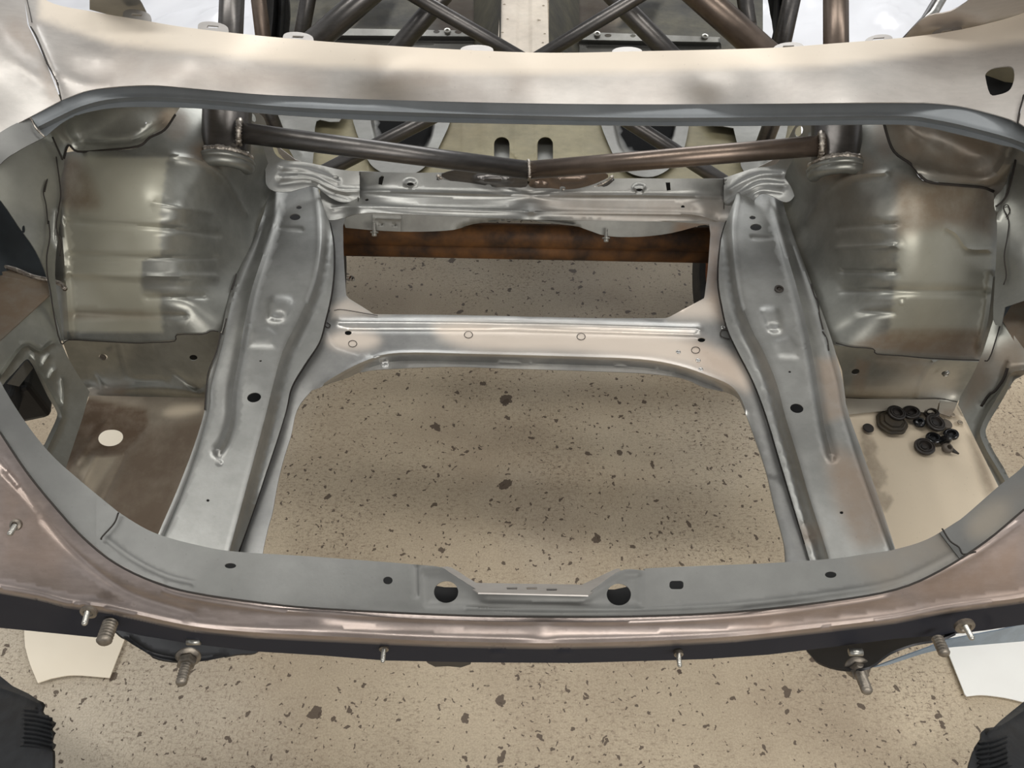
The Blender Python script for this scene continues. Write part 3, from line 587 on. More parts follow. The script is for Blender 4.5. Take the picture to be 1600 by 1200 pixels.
WRC = [(u, v, a, z) for u, v, a, z in ((1545, 300, 'z', .93), (1440, 285, 'z', .955), (1308, 165, 'z', .925), (1318, 255, 'z', .92), (1245, 250, 'z', .86), (1350, 490, 'z', .765), (1255, 160, 'z', .87), (1228, 300, 'z', .74), (1252, 385, 'z', .735), (1300, 515, 'z', .725), (1530, 560, 'z', .69), (1420, 556, 'z', .70),
       (1545, 420, 'z', .82), (1450, 360, 'z', .91), (1450, 455, 'z', .82), (1368, 340, 'z', .905), (1368, 445, 'z', .812), (1310, 345, 'z', .83), (1320, 445, 'z', .76), (1365, 290, 'z', .92), (1555, 350, 'z', .87), (1490, 310, 'z', .93))]
WRS = TPS(WRC, 6e-3)
panel('wheel_arch', wr, WRS, WH, CAR, grid=7, thick=.002,
      feats=[bead([(1310, 355), (1350, 352), (1400, 350)], 7, -.005), bead([(1310, 388), (1360, 386), (1400, 384)], 7, .005), bead([(1315, 424), (1400, 425)], 7, -.005), bead([(1315, 454), (1540, 456)], 8, -.005), bead([(1345, 488), (1395, 488)], 7, -.003),
             bead([(1262, 345), (1290, 300), (1330, 275), (1385, 270)], 7, .006), bead([(1480, 357), (1495, 366), (1512, 388), (1545, 390)], 6, .007), bead([(1552, 430), (1544, 500), (1532, 545)], 9, .01), pad(ell(1409, 473, 4, 4), 3, .004)],
      tint=[('g', [(1405, 285), (1540, 296), (1550, 400), (1535, 535), (1387, 531), (1402, 420)], 2.5, .55), ('r', [(1400, 275), (1550, 290), (1550, 365), (1480, 350), (1400, 370)], 16, .8), ('r', [(1395, 515), (1536, 515), (1530, 560), (1370, 548), (1330, 540)], 8, .85), ('r', ell(1310, 262, 60, 26), 20, .7), ('r', ell(1320, 330, 60, 60), 50, .35), ('r', ell(1385, 215, 20, 34), 12, .6)])

# inner quarter panels above and outboard of the arches
UL = TPS([(u, v, 'z', z) for u, v, z in ((90, 240, .95), (110, 160, 1.04), (270, 150, 1.03), (250, 205, .975), (215, 234, .962), (130, 238, .94), (180, 190, .985), (120, 205, .965))], 1e-3)
panel('inner_quarter_panel', cr([(78, 205), (88, 150), (180, 145), (285, 145), (274, 178), (257, 202), (234, 214), (216, 228), (160, 234), (122, 236), (108, 226), (100, 248)], 3), UL, RIM if 0 else POCKW, CAR, grid=6, holes=[ell(228, 192, 1.6, 1.4, 0, 8)],
      feats=[bead([(116, 222), (170, 222), (215, 216), (255, 192)], 7, -.006), bead([(100, 175), (102, 205), (118, 222)], 10, .008)], tint=[('g', ell(268, 182, 14, 14), 8, .8), ('r', ell(258, 192, 16, 18), 8, .5)])
UR = TPS([(u, v, 'z', z) for u, v, z in ((1570, 290, .95), (1590, 200, 1.04), (1370, 150, 1.03), (1395, 235, .975), (1440, 280, .962), (1540, 292, .94), (1490, 235, .985))], 1e-3)
panel('inner_quarter_panel', cr([(1372, 150), (1480, 150), (1600, 180), (1606, 230), (1588, 290), (1556, 318), (1552, 300), (1535, 292), (1450, 282), (1425, 256), (1398, 236), (1385, 205)], 3), UR, WH, CAR, grid=6,
      feats=[bead([(1425, 262), (1480, 274), (1540, 280), (1565, 260), (1580, 225)], 12, .008), pad(cr([(1410, 190), (1500, 200), (1560, 230), (1540, 268), (1440, 262)], 4, True), 30, -.01)], tint=[('r', [(1375, 160), (1600, 180), (1560, 310), (1400, 250)], 30, .7)])
SL = TPS([(u, v, 'x', x) for u, v, x in ((0, 250, -.80), (90, 220, -.76), (95, 320, -.755), (85, 430, -.755), (100, 540, -.745), (60, 400, -.76), (0, 310, -.80), (-60, 250, -.84))], 1e-3)
panel('inner_side_panel', cr([(-60, 200), (0, 200), (60, 195), (92, 205), (101, 250), (94, 285), (96, 325), (90, 375), (86, 430), (95, 500), (100, 536)], 3)+cr([(80, 470), (74, 434), (56, 392), (30, 355), (0, 312), (-60, 240)], 3), SL, WH, CAR, grid=6,
      holes=[ell(37, 358, 2.6, 6, 0, 12), ell(45, 382, 1.8, 3, 0, 8)], feats=[bead([(90, 330), (88, 372), (96, 398)], 5, .004)], tint=[('g', ell(40, 280, 60, 60), 20, .3)])
SR = TPS([(u, v, 'x', x) for u, v, x in ((1600, 250, .80), (1552, 320, .755), (1556, 420, .755), (1545, 540, .745), (1600, 400, .77), (1660, 300, .84), (1600, 540, .77))], 1e-3)
panel('inner_side_panel', cr([(1690, 210), (1610, 205), (1588, 235), (1570, 290), (1553, 312), (1558, 350), (1555, 430), (1552, 500), (1565, 508)], 3)+[(1570, 480), (1600, 470), (1690, 470)], SR, WH, CAR, grid=6, feats=[bead([(1575, 240), (1572, 300), (1556, 340)], 3, .002)])
# dark outer skin seen behind the side openings, with the ledge under it
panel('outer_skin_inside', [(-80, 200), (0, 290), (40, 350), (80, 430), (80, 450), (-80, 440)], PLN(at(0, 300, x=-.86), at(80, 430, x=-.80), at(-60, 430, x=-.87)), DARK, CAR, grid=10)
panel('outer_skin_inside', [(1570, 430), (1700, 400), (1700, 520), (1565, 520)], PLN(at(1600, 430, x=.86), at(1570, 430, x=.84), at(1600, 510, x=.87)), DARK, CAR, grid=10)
LS = PLN(at(0, 418, x=-.85), at(75, 440, x=-.775), at(0, 528, x=-.79))
panel('side_ledge', cr([(-80, 405), (0, 416), (40, 426), (76, 441)], 3)+[(79, 460), (0, 532), (-80, 590)], LS, WH, CAR, grid=7, tint=[('r', [(-80, 380), (90, 430), (80, 470), (-80, 600)], 10, .9)], feats=[bead([(-60, 408), (0, 424), (60, 436)], 5, .004), bead([(0, 432), (60, 442)], 3, .003)])
tube('seam_sealer', [on(LS)(u, v, .004) for u, v in cr([(-20, 412), (20, 420), (50, 432), (78, 438), (96, 444), (102, 452)], 4)], .004, PALEWELD, CAR, 7)
LSR = PLN(at(1570, 490, x=.775), at(1600, 480, x=.80), at(1600, 560, x=.79))
panel('side_ledge', [(1566, 500), (1580, 478), (1600, 468), (1700, 450), (1700, 620), (1600, 560)], LSR, WH, CAR, grid=7, tint=[('r', [(1550, 440), (1720, 440), (1720, 640), (1550, 540)], 10, .9)])
panel('side_bracket', [(1592, 455), (1600, 452), (1640, 450), (1640, 466), (1600, 466), (1590, 468)], PL('x', .79), POCKW, CAR, grid=5)

# lower side walls with the lamp-service openings
def side_wall(outline, S, opening, feats, tint):
    o = panel('pocket_side_wall', outline, S, POCKW, CAR, holes=[opening], feats=feats, tint=tint, grid=6)
    return o
SWL = TPS([(u, v, 'x', x) for u, v, x in ((78, 462, -.772), (100, 540, -.748), (135, 620, -.735), (110, 700, -.735), (0, 540, -.79), (0, 640, -.79), (50, 740, -.75), (80, 620, -.76))], 1e-3)
openL = cr([(2, 618), (6, 600), (24, 580), (40, 562), (48, 566), (58, 585), (74, 618), (88, 642), (88, 654), (76, 680), (66, 697), (50, 690)], 4, True)
side_wall(cr([(-60, 590), (0, 532), (79, 460), (86, 495), (95, 532), (108, 562), (128, 595), (140, 612)], 3)+[(130, 650), (104, 728), (90, 760), (60, 770), (-30, 640)], SWL, openL,
          [bead([(4, 585), (38, 541), (62, 549), (80, 536)], 5, .008), bead([(52, 560), (70, 598), (95, 645), (92, 662), (72, 705)], 7, .010), bead([(98, 595), (100, 620), (94, 655)], 4, .004), bead([(66, 572), (76, 556)], 4, .004), bead([(78, 590), (84, 578)], 4, .004)], [])
SWR = TPS([(u, v, 'x', x) for u, v, x in ((1565, 505, .772), (1540, 560, .748), (1500, 632, .735), (1530, 700, .735), (1600, 560, .79), (1610, 640, .79), (1580, 760, .75), (1550, 630, .76))], 1e-3)
openR = cr([(1612, 583), (1592, 590), (1582, 598), (1562, 632), (1543, 664), (1541, 680), (1552, 704), (1568, 730), (1580, 750), (1600, 745), (1640, 690), (1640, 600)], 4, True)
side_wall([(1552, 500), (1570, 505), (1600, 545), (1690, 560), (1690, 700), (1620, 780), (1565, 770), (1530, 700), (1497, 632)]+cr([(1500, 620), (1520, 585), (1536, 550)], 3), SWR, openR,
          [bead([(1600, 578), (1580, 583), (1568, 605), (1536, 660), (1535, 690), (1574, 758)], 8, .011), bead([(1575, 565), (1560, 605), (1535, 632)], 4, -.003)], [('r', [(1520, 560), (1600, 520), (1600, 590), (1560, 590), (1500, 650)], 14, .5), ('g', ell(1580, 560, 22, 14), 14, .4)])
# black box seen through the left opening
bx = at(38, 605, x=-.80)
def box(name, c, sx, sy, sz, mat, parent, bev=.006, rot=(0, 0, 0)):
    V = [(x, y, z) for x in (-sx/2, sx/2) for y in (-sy/2, sy/2) for z in (-sz/2, sz/2)]
    Fc = [(0, 1, 3, 2), (4, 6, 7, 5), (0, 4, 5, 1), (2, 3, 7, 6), (0, 2, 6, 4), (1, 5, 7, 3)]
    from mathutils import Euler
    R = Euler(rot).to_matrix(); V = [Vector(tuple(c))+R@Vector(v) for v in V]
    o = raw_mesh(name, V, Fc, mat, parent, False)
    if bev: m = o.modifiers.new('bevel', 'BEVEL'); m.width = bev; m.segments = 3
    return o
vb = box('vent_box', at(34, 602, x=-.85), .07, .10, .09, BLKM, CAR, .012, (0, 0, .3)); tag(vb, 'black plastic vent box')
box('vent_cap', at(14, 612, x=-.83), .03, .07, .06, BLK, vb, .008, (0, .3, .2))
panel('vent_housing', [(12, 600), (42, 563), (52, 575), (30, 604)], PLN(at(12, 600, x=-.80), at(42, 563, x=-.785), at(30, 604, x=-.80)), UND, CAR, grid=6)
# pocket front walls and floors
PWL = TPS([(u, v, 'y', y) for u, v, y in ((105, 535, .945), (210, 536, .94), (340, 520, .93), (140, 610, .93), (230, 605, .925), (320, 605, .92), (140, 625, .90), (320, 632, .90))], 1e-3)
panel('pocket_front_wall', [(98, 534), (112, 530), (150, 533), (210, 536), (273, 531), (276, 521), (318, 521), (345, 512), (340, 560), (332, 640), (250, 638), (146, 634), (128, 600), (108, 562)], PWL, POCKW, CAR, grid=6,
      holes=[ell(161, 558, 7, 4.5, 0, 12), ell(302, 559, 6.5, 4.5, 0, 14)],
      feats=[bead([(186, 540), (195, 575), (206, 592), (260, 594)], 4, -.003), bead([(240, 540), (260, 592)], 4, .003), bead([(150, 588), (160, 605)], 6, .004), bead([(275, 585), (310, 610)], 6, -.005), bead([(140, 612), (230, 606), (320, 614)], 8, .004)], tint=[('r', [(130, 605), (200, 600), (190, 640), (130, 640)], 10, .5)])
lathe('bung', [(.006, -.001), (.006, .002), (.004, .003), (.002, .001)], at(161, 558, y=.936), (0, -1, .3), RUBW, CAR, 14)
PWR = TPS([(u, v, 'y', y) for u, v, y in ((1310, 540, .93), (1370, 550, .935), (1520, 562, .945), (1330, 615, .92), (1490, 618, .93), (1330, 632, .905), (1495, 640, .905))], 1e-3)
panel('pocket_front_wall', [(1300, 535), (1330, 541), (1362, 545), (1370, 552), (1455, 562), (1538, 566), (1522, 590), (1500, 622), (1494, 632), (1430, 628), (1322, 626), (1316, 580)], PWR, POCKW, CAR, grid=6,
      holes=[ell(1337, 581, 6.5, 4.5, -10, 14), ell(1477, 584, 6, 4, 0, 10)], feats=[bead([(1458, 565), (1442, 590), (1432, 622)], 4, .003), bead([(1370, 560), (1455, 565)], 3, -.002)],
      tint=[('r', [(1340, 560), (1360, 565), (1348, 612), (1330, 605)], 6, .6), ('r', [(1365, 550), (1450, 560), (1440, 585), (1370, 575)], 14, .4), ('g', [(1440, 575), (1500, 575), (1490, 618), (1330, 620), (1340, 600)], 16, .4)])
tube('cage_nut', [at(1473, 586, y=.928), at(1483, 581, y=.928)], .0035, ZINC, CAR, 8)
PFL = TPS([(u, v, 'z', z) for u, v, z in ((150, 625, .535), (320, 630, .55), (170, 683, .52), (240, 700, .52), (110, 735, .525), (300, 710, .535), (200, 800, .525), (250, 850, .53))], 1e-3)
panel('pocket_floor', [(140, 618), (330, 622), (326, 650), (305, 705), (278, 775), (240, 860), (180, 850), (90, 760), (104, 722), (128, 650)], PFL, POCK, CAR, grid=6, holes=[ell(173, 684, 19.5, 13, -8, 26)],
      feats=[step([(130, 655), (180, 650), (330, 645)], 10, -.004), pad(cr([(140, 660), (180, 655), (225, 665), (225, 690), (195, 712), (125, 712)], 4, True), 14, -.006), bead([(120, 720), (150, 680), (168, 660)], 8, .006), bead([(150, 712), (125, 765)], 6, .003), bead([(195, 712), (160, 785)], 5, -.003)],
      tint=[('r', [(130, 620), (230, 640), (232, 665), (215, 690), (190, 712), (125, 712), (105, 740), (90, 700)], 5, 1.0), ('r', [(190, 712), (235, 670), (330, 650), (240, 860), (160, 820)], 14, .75), ('g', ell(285, 642, 30, 9, -8), 8, .7), ('g', [(125, 735), (150, 712), (185, 712), (140, 780)], 6, .4)])
PFR = TPS([(u, v, 'z', z) for u, v, z in ((1330, 626, .545), (1490, 632, .545), (1345, 690, .53), (1430, 680, .53), (1540, 720, .53), (1380, 780, .53), (1480, 800, .53), (1420, 860, .53))], 1e-3)
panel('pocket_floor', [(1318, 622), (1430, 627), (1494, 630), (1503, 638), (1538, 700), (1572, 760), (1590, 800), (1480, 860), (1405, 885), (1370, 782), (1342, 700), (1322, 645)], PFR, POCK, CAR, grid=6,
      feats=[step([(1320, 646), (1400, 640), (1470, 640), (1500, 652)], 6, -.005), bead([(1504, 655), (1530, 700), (1556, 765)], 7, .004)],
      tint=[('g', [(1320, 620), (1600, 620), (1600, 900), (1340, 900)], 3, .8), ('r', cr([(1345, 672), (1362, 685), (1372, 700), (1368, 715), (1384, 735), (1385, 755), (1374, 765), (1392, 775), (1394, 788), (1382, 800), (1372, 790), (1350, 715)], 3, True), 2, .55), ('r', [(1510, 680), (1520, 680), (1558, 770), (1540, 775)], 8, .6), ('r', ell(1484, 650, 14, 8), 6, .4)])  # pale tint over the whole floor paints in its bright lighting
# overlapped flange along the foot of the right pocket wall
FLR = lambda u, v: PFR(u, v)*1.004
panel('flange_strip', [(1322, 623), (1468, 624), (1466, 633), (1463, 646), (1400, 640), (1324, 648)], FLR, POCKW, CAR, grid=5, tint=[('g', [(1320, 620), (1470, 620), (1470, 650), (1320, 650)], 3, .5)])
panel('flange_strip', [(1469, 626), (1496, 629), (1491, 641), (1484, 651), (1466, 645)], lambda u, v: PFR(u, v)*1.005, POCKW, CAR, grid=5, tint=[('r', [(1475, 640), (1495, 640), (1485, 655), (1470, 650)], 6, .5), ('g', [(1466, 626), (1496, 626), (1490, 650), (1466, 650)], 3, .5)])
for u, v in ((1335, 632), (1390, 634), (1450, 637), (1481, 636), (1488, 648), (1500, 660)):
    lathe('spot_weld', [(.005, -.001), (.005, .0008), (.0035, .0014), (.002, .0008)], on(PFR)(u, v, .003), (0, 0, 1), POCK, CAR, 12)

panel('pocket_hole_shade', [(285, 540), (320, 540), (322, 590), (285, 590)], PL('y', .99), INNER, CAR, grid=12)  # added near-black sheets, shade behind the pocket wall holes
panel('pocket_hole_shade', [(1320, 560), (1500, 570), (1500, 610), (1320, 610)], PL('y', .99), INNER, CAR, grid=12)
# seams: thin dark joints between the pressings
def seam(pts, S, w_=.0009, mat=SEAM, n=4, lift=.003):
    tube('panel_seam', [on(S)(u, v, lift) for u, v in (cr(pts, n) if len(pts) > 2 else pts)], w_, mat, CAR, 5)
RSl = lambda u, v: RS(u, v)
seam([(100, 248), (107, 227), (121, 237), (160, 235), (215, 229), (234, 215), (257, 203), (274, 179)], UL, .0018, lift=.002)
seam([(94, 400), (96, 380), (88, 355), (92, 325), (95, 300), (88, 245)], SL, .001, lift=.004)
seam([(76, 345), (78, 370), (73, 400), (74, 430), (79, 455), (84, 490), (95, 536), (108, 531), (150, 533), (210, 536), (240, 535), (273, 533), (277, 523), (316, 522), (330, 517), (341, 518)], lambda u, v: np.where(np.asarray(u) < 100, SL(u, v)*1.003, WLS(u, v)*1.002), .001, n=3)
seam([(70, 300), (74, 280), (68, 300), (72, 320), (75, 350)], SL, .0009, lift=.003)
seam([(82, 214), (90, 232), (98, 250)], SL, .0014, lift=.012)
seam([(345, 520), (338, 550), (326, 580), (322, 610), (320, 640)], LRS, .0012)
seam([(1590, 192), (1594, 170), (1600, 150)], DS, .0012)
seam([(96, 154), (88, 125), (74, 100), (58, 60), (48, 42)], DS, .0012)
seam([(40, -10), (47, 20), (50, 35)], DS, .0006)
seam([(1374, 160), (1384, 204), (1397, 237), (1424, 257), (1448, 283), (1490, 289), (1534, 293), (1553, 300)], UR, .0022, lift=.002)
seam([(1588, 235), (1585, 260), (1575, 300), (1566, 315), (1556, 323)], SR, .0016, lift=.004)
seam([(1572, 340), (1578, 330), (1574, 320), (1568, 325), (1576, 345), (1574, 370), (1569, 400), (1572, 430), (1568, 445)], SR, .0009, lift=.004)
seam([(1306, 536), (1330, 542), (1364, 545), (1370, 553), (1410, 556), (1455, 560), (1530, 563), (1545, 561), (1556, 530), (1562, 510)], lambda u, v: np.where(np.asarray(u) > 1532, SWR(u, v)*1.003, WRS(u, v)*1.003), .001, n=3)
seam([(1574, 575), (1568, 592), (1555, 610), (1545, 617), (1533, 635)], SWR, .0022, lift=.012)
seam([(1322, 622), (1400, 624), (1465, 623), (1496, 628)], PWR, .0009, lift=.004)
seam([(1500, 634), (1520, 668), (1545, 712), (1566, 752)], PFR, .0012, lift=.006)
seam([(48, 184), (56, 200), (70, 214)], RS, .0014, PALEWELD, lift=.004)
seam([(185, 801), (178, 818), (160, 838), (158, 843)], RS, .0011, lift=.003)
seam([(1472, 826), (1484, 845), (1498, 855), (1505, 866), (1525, 862)], RS, .0011, lift=.004)
seam([(0, 675), (40, 735), (80, 785), (130, 840), (180, 880), (240, 909), (300, 926), (400, 941), (500, 951), (700, 961), (850, 964), (1000, 963), (1150, 956), (1300, 939), (1400, 921), (1470, 891), (1540, 846), (1600, 796)], RS, .0013, lift=.008)
seam([(374, 862), (396, 800), (416, 740), (436, 680), (448, 640), (457, 605), (478, 570), (500, 535), (510, 500), (519, 460), (523, 420), (522, 380), (516, 348)], FS, .001, lift=.004)
seam([(1138, 335), (1126, 375), (1121, 437), (1128, 484), (1136, 516), (1152, 550), (1176, 597), (1196, 650), (1214, 710), (1232, 770), (1257, 850)], FS, .001, lift=.004)
seam([(1140, 516), (1128, 516), (1126, 524), (1132, 528), (1140, 530)], FS, .001)
seam([(515, 485), (510, 496), (508, 508), (513, 512), (516, 508), (511, 504)], FS, .001, lift=.003)
seam([(369, 428), (366, 440), (362, 452)], LRS, .0012); seam([(354, 498), (350, 512), (347, 522)], LRS, .0012)
seam([(1268, 444), (1272, 462), (1278, 470), (1280, 490), (1286, 515)], RRS, .0014); seam([(1285, 518), (1292, 530), (1295, 548)], RRS, .0014)
seam([(562, 268), (562, 290), (559, 314)], XS, .0008, lift=.004); seam([(1131, 279), (1132, 300), (1131, 326)], XS, .0008, lift=.004)
for S_, y_, x0_, x1_ in ((FS, 497, 520, 1130),): seam([(x0_+2, 485), (537, 484), (590, 493)], S_, .0006, lift=.002)

# ------------------------------------------------------------------ roll cage
def ctube(pts, rad, mat=CAGE, ring=None, name='cage_tube'):
    o = tube(name, pts, rad, mat, CAR, 24)
    return o
def weld(c, ax, r, parent, th=.004):
    A = Vector(tuple(ax)).normalized(); up = Vector((0, 0, 1)) if abs(A.z) < .9 else Vector((0, 1, 0)); N = A.cross(up).normalized(); B = A.cross(N)
    pts = [Vector(tuple(c))+(N*math.cos(a)+B*math.sin(a))*r for a in [2*math.pi*k/48 for k in range(49)]]
    return tube('weld_bead', pts, th, PALEWELD, parent, 7, rs=[th*(.8+.45*(k % 2)+.2*random.random()) for k in range(49)])
FEET = {}
for ub, vb_, ut, vt, S0 in ((338, 234, 362, 10, WLS), (1324, 246, 1306, 20, WRS)):
    S_ = on(S0); p_ = S_(ub, vb_, .024); rr_ = .0415; t_ = at(ut, vt, y=1.36)
    away = FWD+.35*np.array([0, 0, 1]); d_ = (t_-p_)/np.linalg.norm(t_-p_)
    for _ in range(3):
        w_ = away-d_*(away@d_); w_ = w_/np.linalg.norm(w_); c_ = p_+w_*rr_; d_ = (t_-c_)/np.linalg.norm(t_-c_)
    # foot sleeve welded on the arch, and the slimmer backstay rising out of it
    sl = tube('cage_foot', [c_, c_+d_*.115], rr_, CAGE, CAR, 40)
    try: sl.data.set_sharp_from_angle(angle=math.radians(50))
    except Exception: pass
    FEET[ub] = c_[1]+.01
    tube('cage_tube', [c_+d_*.10, t_, t_+(t_-c_)*.8], .0215, CAGEB if ub > 800 else CAGE, CAR, 24)
    s_ = np.cross(d_, w_); ring = lambda a, r, dz: Vector(tuple(c_+(s_*math.cos(a)+(-w_)*math.sin(a))*r+d_*dz))
    A_ = [math.radians(-14+208*k/50) for k in range(51)]
    tube('weld_bead', [ring(a, rr_+.001, .003) for a in A_], .005, PALEWELD, sl, 9, rs=[.0042+.0026*random.random() for _ in A_])
    tube('weld_shoulder', [ring(a, rr_+.003, -.006) for a in A_], .006, WH, sl, 12)
    tube('weld_shoulder', [ring(a, rr_-.004, -.014) for a in A_], .012, WH, sl, 12)
L0 = at(366, 206, y=FEET[338]); MID = at(826, 266, y=1.245); R0 = at(1290, 227, y=FEET[1324])
rt = .0175
tl = ctube([L0, MID], rt, CAGE); trr = ctube([MID, R0], rt, CAGEB)
weld(MID, (1, .1, 0), rt, tl, .003); weld(at(374, 207, y=FEET[338]+.002), MID-L0, rt+.002, tl, .0045); weld(at(1283, 227, y=FEET[1324]+.002), R0-MID, rt+.002, trr, .0045)
# hoop, diagonals and door bars further forward
def T2(u0, v0, y0, u1, v1, y1, r, mat=CAGE):
    p, q = (at(u0, v0, y=y0), at(u1, v1, y=y1)) if v0 > v1 else (at(u1, v1, y=y1), at(u0, v0, y=y0))
    ctube([p, q, q+(q-p)*(.8 if min(v0, v1) < 0 else 0.001)], r, mat)
T2(415, 90, 1.75, 397, -60, 1.95, .0185, CAGEB); T2(1215, 100, 1.75, 1250, -60, 1.95, .0215)
T2(440, 110, 1.62, 612, -40, 1.8, .027); T2(1230, 115, 1.62, 1062, -35, 1.8, .031, CAGEB)
T2(575, 130, 1.8, 716, -35, 2.0, .024); T2(1085, 125, 1.8, 945, -20, 2.0, .024)
T2(600, -34, 1.9, 850, 112, 1.72, .0165); T2(1045, -34, 1.9, 812, 108, 1.72, .0165)
T2(720, 160, 1.7, 500, 272, 1.52, .0175); T2(935, 160, 1.7, 1150, 297, 1.52, .0175)
T2(470, 60, 2.3, 492, -60, 2.5, .024); T2(1170, 40, 2.3, 1155, -60, 2.5, .024)
T2(408, 150, 1.6, 432, 210, 1.55, .02); T2(1222, 150, 1.6, 1192, 230, 1.55, .02)

# ------------------------------------------------------------------ cabin floor seen past the boot
OS = TPS([(u, v, 'z', z) for u, v, z in ((450, 300, .52), (1200, 310, .52), (830, 300, .53), (450, 180, .46), (1200, 185, .46), (830, 150, .47))], 1e-3)
ribs = [bead([(x, 150), (x, 310)], 3, .006, False) for x in (620, 724, 754, 806, 838, 860, 911, 955, 575)]+[bead([(x, 150), (x, 225)], 3, -.005, False) for x in (786, 794)]
panel('seat_floor', [(415, 130), (1250, 130), (1255, 330), (405, 330)], OS, OLIVE, CAR, grid=8, feats=ribs+[bead([(795, 238), (803, 240), (806, 247)], 3, .006), bead([(842, 240), (832, 240), (829, 247)], 3, .006)],
      holes=[slot(784, 237, 12, 23, 11, 6), slot(852, 237, 12, 23, 11, 6)]+[cr([(c-58, 160), (c, 142), (c+58, 165), (c+48, 225), (c+26, 256), (c-2, 266), (c-34, 260), (c-54, 235)], 3, True) for c in (632, 1010)], tint=[('r', ell(700, 205, 60, 20), 30, .3)])
panel('floor_recess', [(760, 200), (880, 200), (880, 270), (760, 270)], lambda u, v: OS(u, v)/1.03, UND, CAR, grid=10)
for cx, dr in ((632, 1), (1010, -1)):
    S2 = lambda u, v: OS(u, v)*1.012
    cup = panel('speaker_ring', cr([(cx-80, 160), (cx, 140), (cx+72, 165), (cx+56, 225), (cx+30, 262), (cx-2, 275), (cx-38, 268), (cx-62, 240)], 5, True) if dr > 0 else cr([(cx-72, 165), (cx, 140), (cx+62, 165), (cx+62, 220), (cx+45, 255), (cx+10, 276), (cx-30, 268), (cx-55, 235)], 5, True), S2, UND, CAR, grid=7,
                feats=[pad(cr([(cx-50, 165), (cx, 150), (cx+45, 170), (cx+38, 225), (cx+10, 245), (cx-25, 245), (cx-45, 225)], 5, True), 5, -.05)], tint=[('b', ell(cx, 195, 46, 50), 3, 1.0)])  # dark tint puts the shade inside the recess into its colour
# grey side columns by the wheel tubs and the pale brackets in front of them
panel('seat_side_panel', cr([(418, 150), (540, 150), (530, 190), (500, 187), (492, 200), (488, 262), (470, 262), (450, 230), (432, 195)], 2), lambda u, v: OS(u, v)*1.03, UND, CAR, grid=7, feats=[bead([(440, 195), (470, 240)], 8, .01)])
panel('seat_side_panel', cr([(1240, 150), (1100, 150), (1112, 196), (1146, 200), (1158, 260), (1175, 275), (1208, 262), (1225, 225), (1232, 190)], 2), lambda u, v: OS(u, v)*1.03, UND, CAR, grid=7, feats=[bead([(1195, 205), (1190, 260)], 8, .01)])
panel('seat_bracket', [(430, 226), (462, 250), (470, 252), (445, 250), (436, 240)], PL('y', 1.40), SK, CAR, grid=5)
panel('seat_bracket', [(1212, 248), (1175, 266), (1215, 262), (1225, 250), (1222, 245)], PL('y', 1.42), SK, CAR, grid=5)
# front part: footwells, seat cross rail, tunnel
FW = TPS([(u, v, 'z', z) for u, v, z in ((470, 90, .33), (1180, 90, .33), (470, -30, .30), (1180, -30, .30), (830, 90, .33))], 1e-3)
for x0, x1, d in ((452, 778, 1), (866, 1192, -1)):
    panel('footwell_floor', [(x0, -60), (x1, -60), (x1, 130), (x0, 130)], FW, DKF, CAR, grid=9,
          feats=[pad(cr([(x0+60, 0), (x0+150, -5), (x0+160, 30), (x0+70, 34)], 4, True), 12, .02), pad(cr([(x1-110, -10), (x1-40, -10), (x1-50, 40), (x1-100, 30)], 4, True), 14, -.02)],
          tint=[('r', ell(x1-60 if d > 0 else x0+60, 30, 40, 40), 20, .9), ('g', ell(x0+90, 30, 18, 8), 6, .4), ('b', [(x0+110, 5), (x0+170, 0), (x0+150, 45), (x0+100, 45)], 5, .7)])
CRS = TPS([(u, v, 'z', z) for u, v, z in ((520, 45, .40), (1130, 60, .40), (520, 62, .37), (1130, 75, .37), (800, 48, .40), (800, 100, .33))], 1e-3)
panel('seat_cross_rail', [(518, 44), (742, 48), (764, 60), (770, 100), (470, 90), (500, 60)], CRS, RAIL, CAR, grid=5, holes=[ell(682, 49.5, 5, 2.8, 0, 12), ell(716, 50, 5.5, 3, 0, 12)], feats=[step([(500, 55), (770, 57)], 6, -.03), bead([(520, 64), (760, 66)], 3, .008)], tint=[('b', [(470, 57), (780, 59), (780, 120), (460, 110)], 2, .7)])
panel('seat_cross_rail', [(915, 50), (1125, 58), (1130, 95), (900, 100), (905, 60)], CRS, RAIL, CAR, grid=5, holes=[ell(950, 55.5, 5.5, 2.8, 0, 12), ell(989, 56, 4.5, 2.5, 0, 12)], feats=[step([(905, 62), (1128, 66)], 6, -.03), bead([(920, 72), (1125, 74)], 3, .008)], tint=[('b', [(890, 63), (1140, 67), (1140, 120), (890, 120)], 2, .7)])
for u, v in ((699, 50), (933, 55), (1101, 59)):
    lathe('rail_nut', [(.012, 0), (.012, .008), (.006, .009), (.005, .003)], on(CRS)(u, v, .004), (0, -.3, 1), ZINC, CAR, 14)
TUS = PL('z', .56)
tun = panel('tunnel_top', [(784, -60), (852, -60), (855, 0), (859, 105), (776, 105), (780, 30)], TUS, TUN, CAR, grid=5,
      holes=[ell(x, v, 2, 1.2, 0, 8) for x, v in ((788, 7), (849, 9), (793, 30), (843, 32), (785, 51), (851, 53), (848, 67), (790, 105-10))],
      feats=[pad([(808, -60), (829, -60), (831, 105), (806, 105)], 3, -.012), bead([(797, 28), (797, 35), (806, 37)], 2, -.006, False), bead([(840, 28), (840, 35), (830, 37)], 2, -.006, False)])
for x0, x1 in ((740, 780), (858, 905)):
    a_, b_, c_ = at(780 if x0 < 800 else 857, 60, z=.56), at(780 if x0 < 800 else 855, -30, z=.56), at(x0 if x0 < 800 else x1, 60, z=.36)
    panel('tunnel_side', [(x0, -60), (x1, -60), (x1, 110), (x0, 110)] if x0 > 800 else [(x0, -60), (784, -60), (781, 110), (x0, 110)], PLN(a_, b_, c_), DKF, CAR, grid=10)
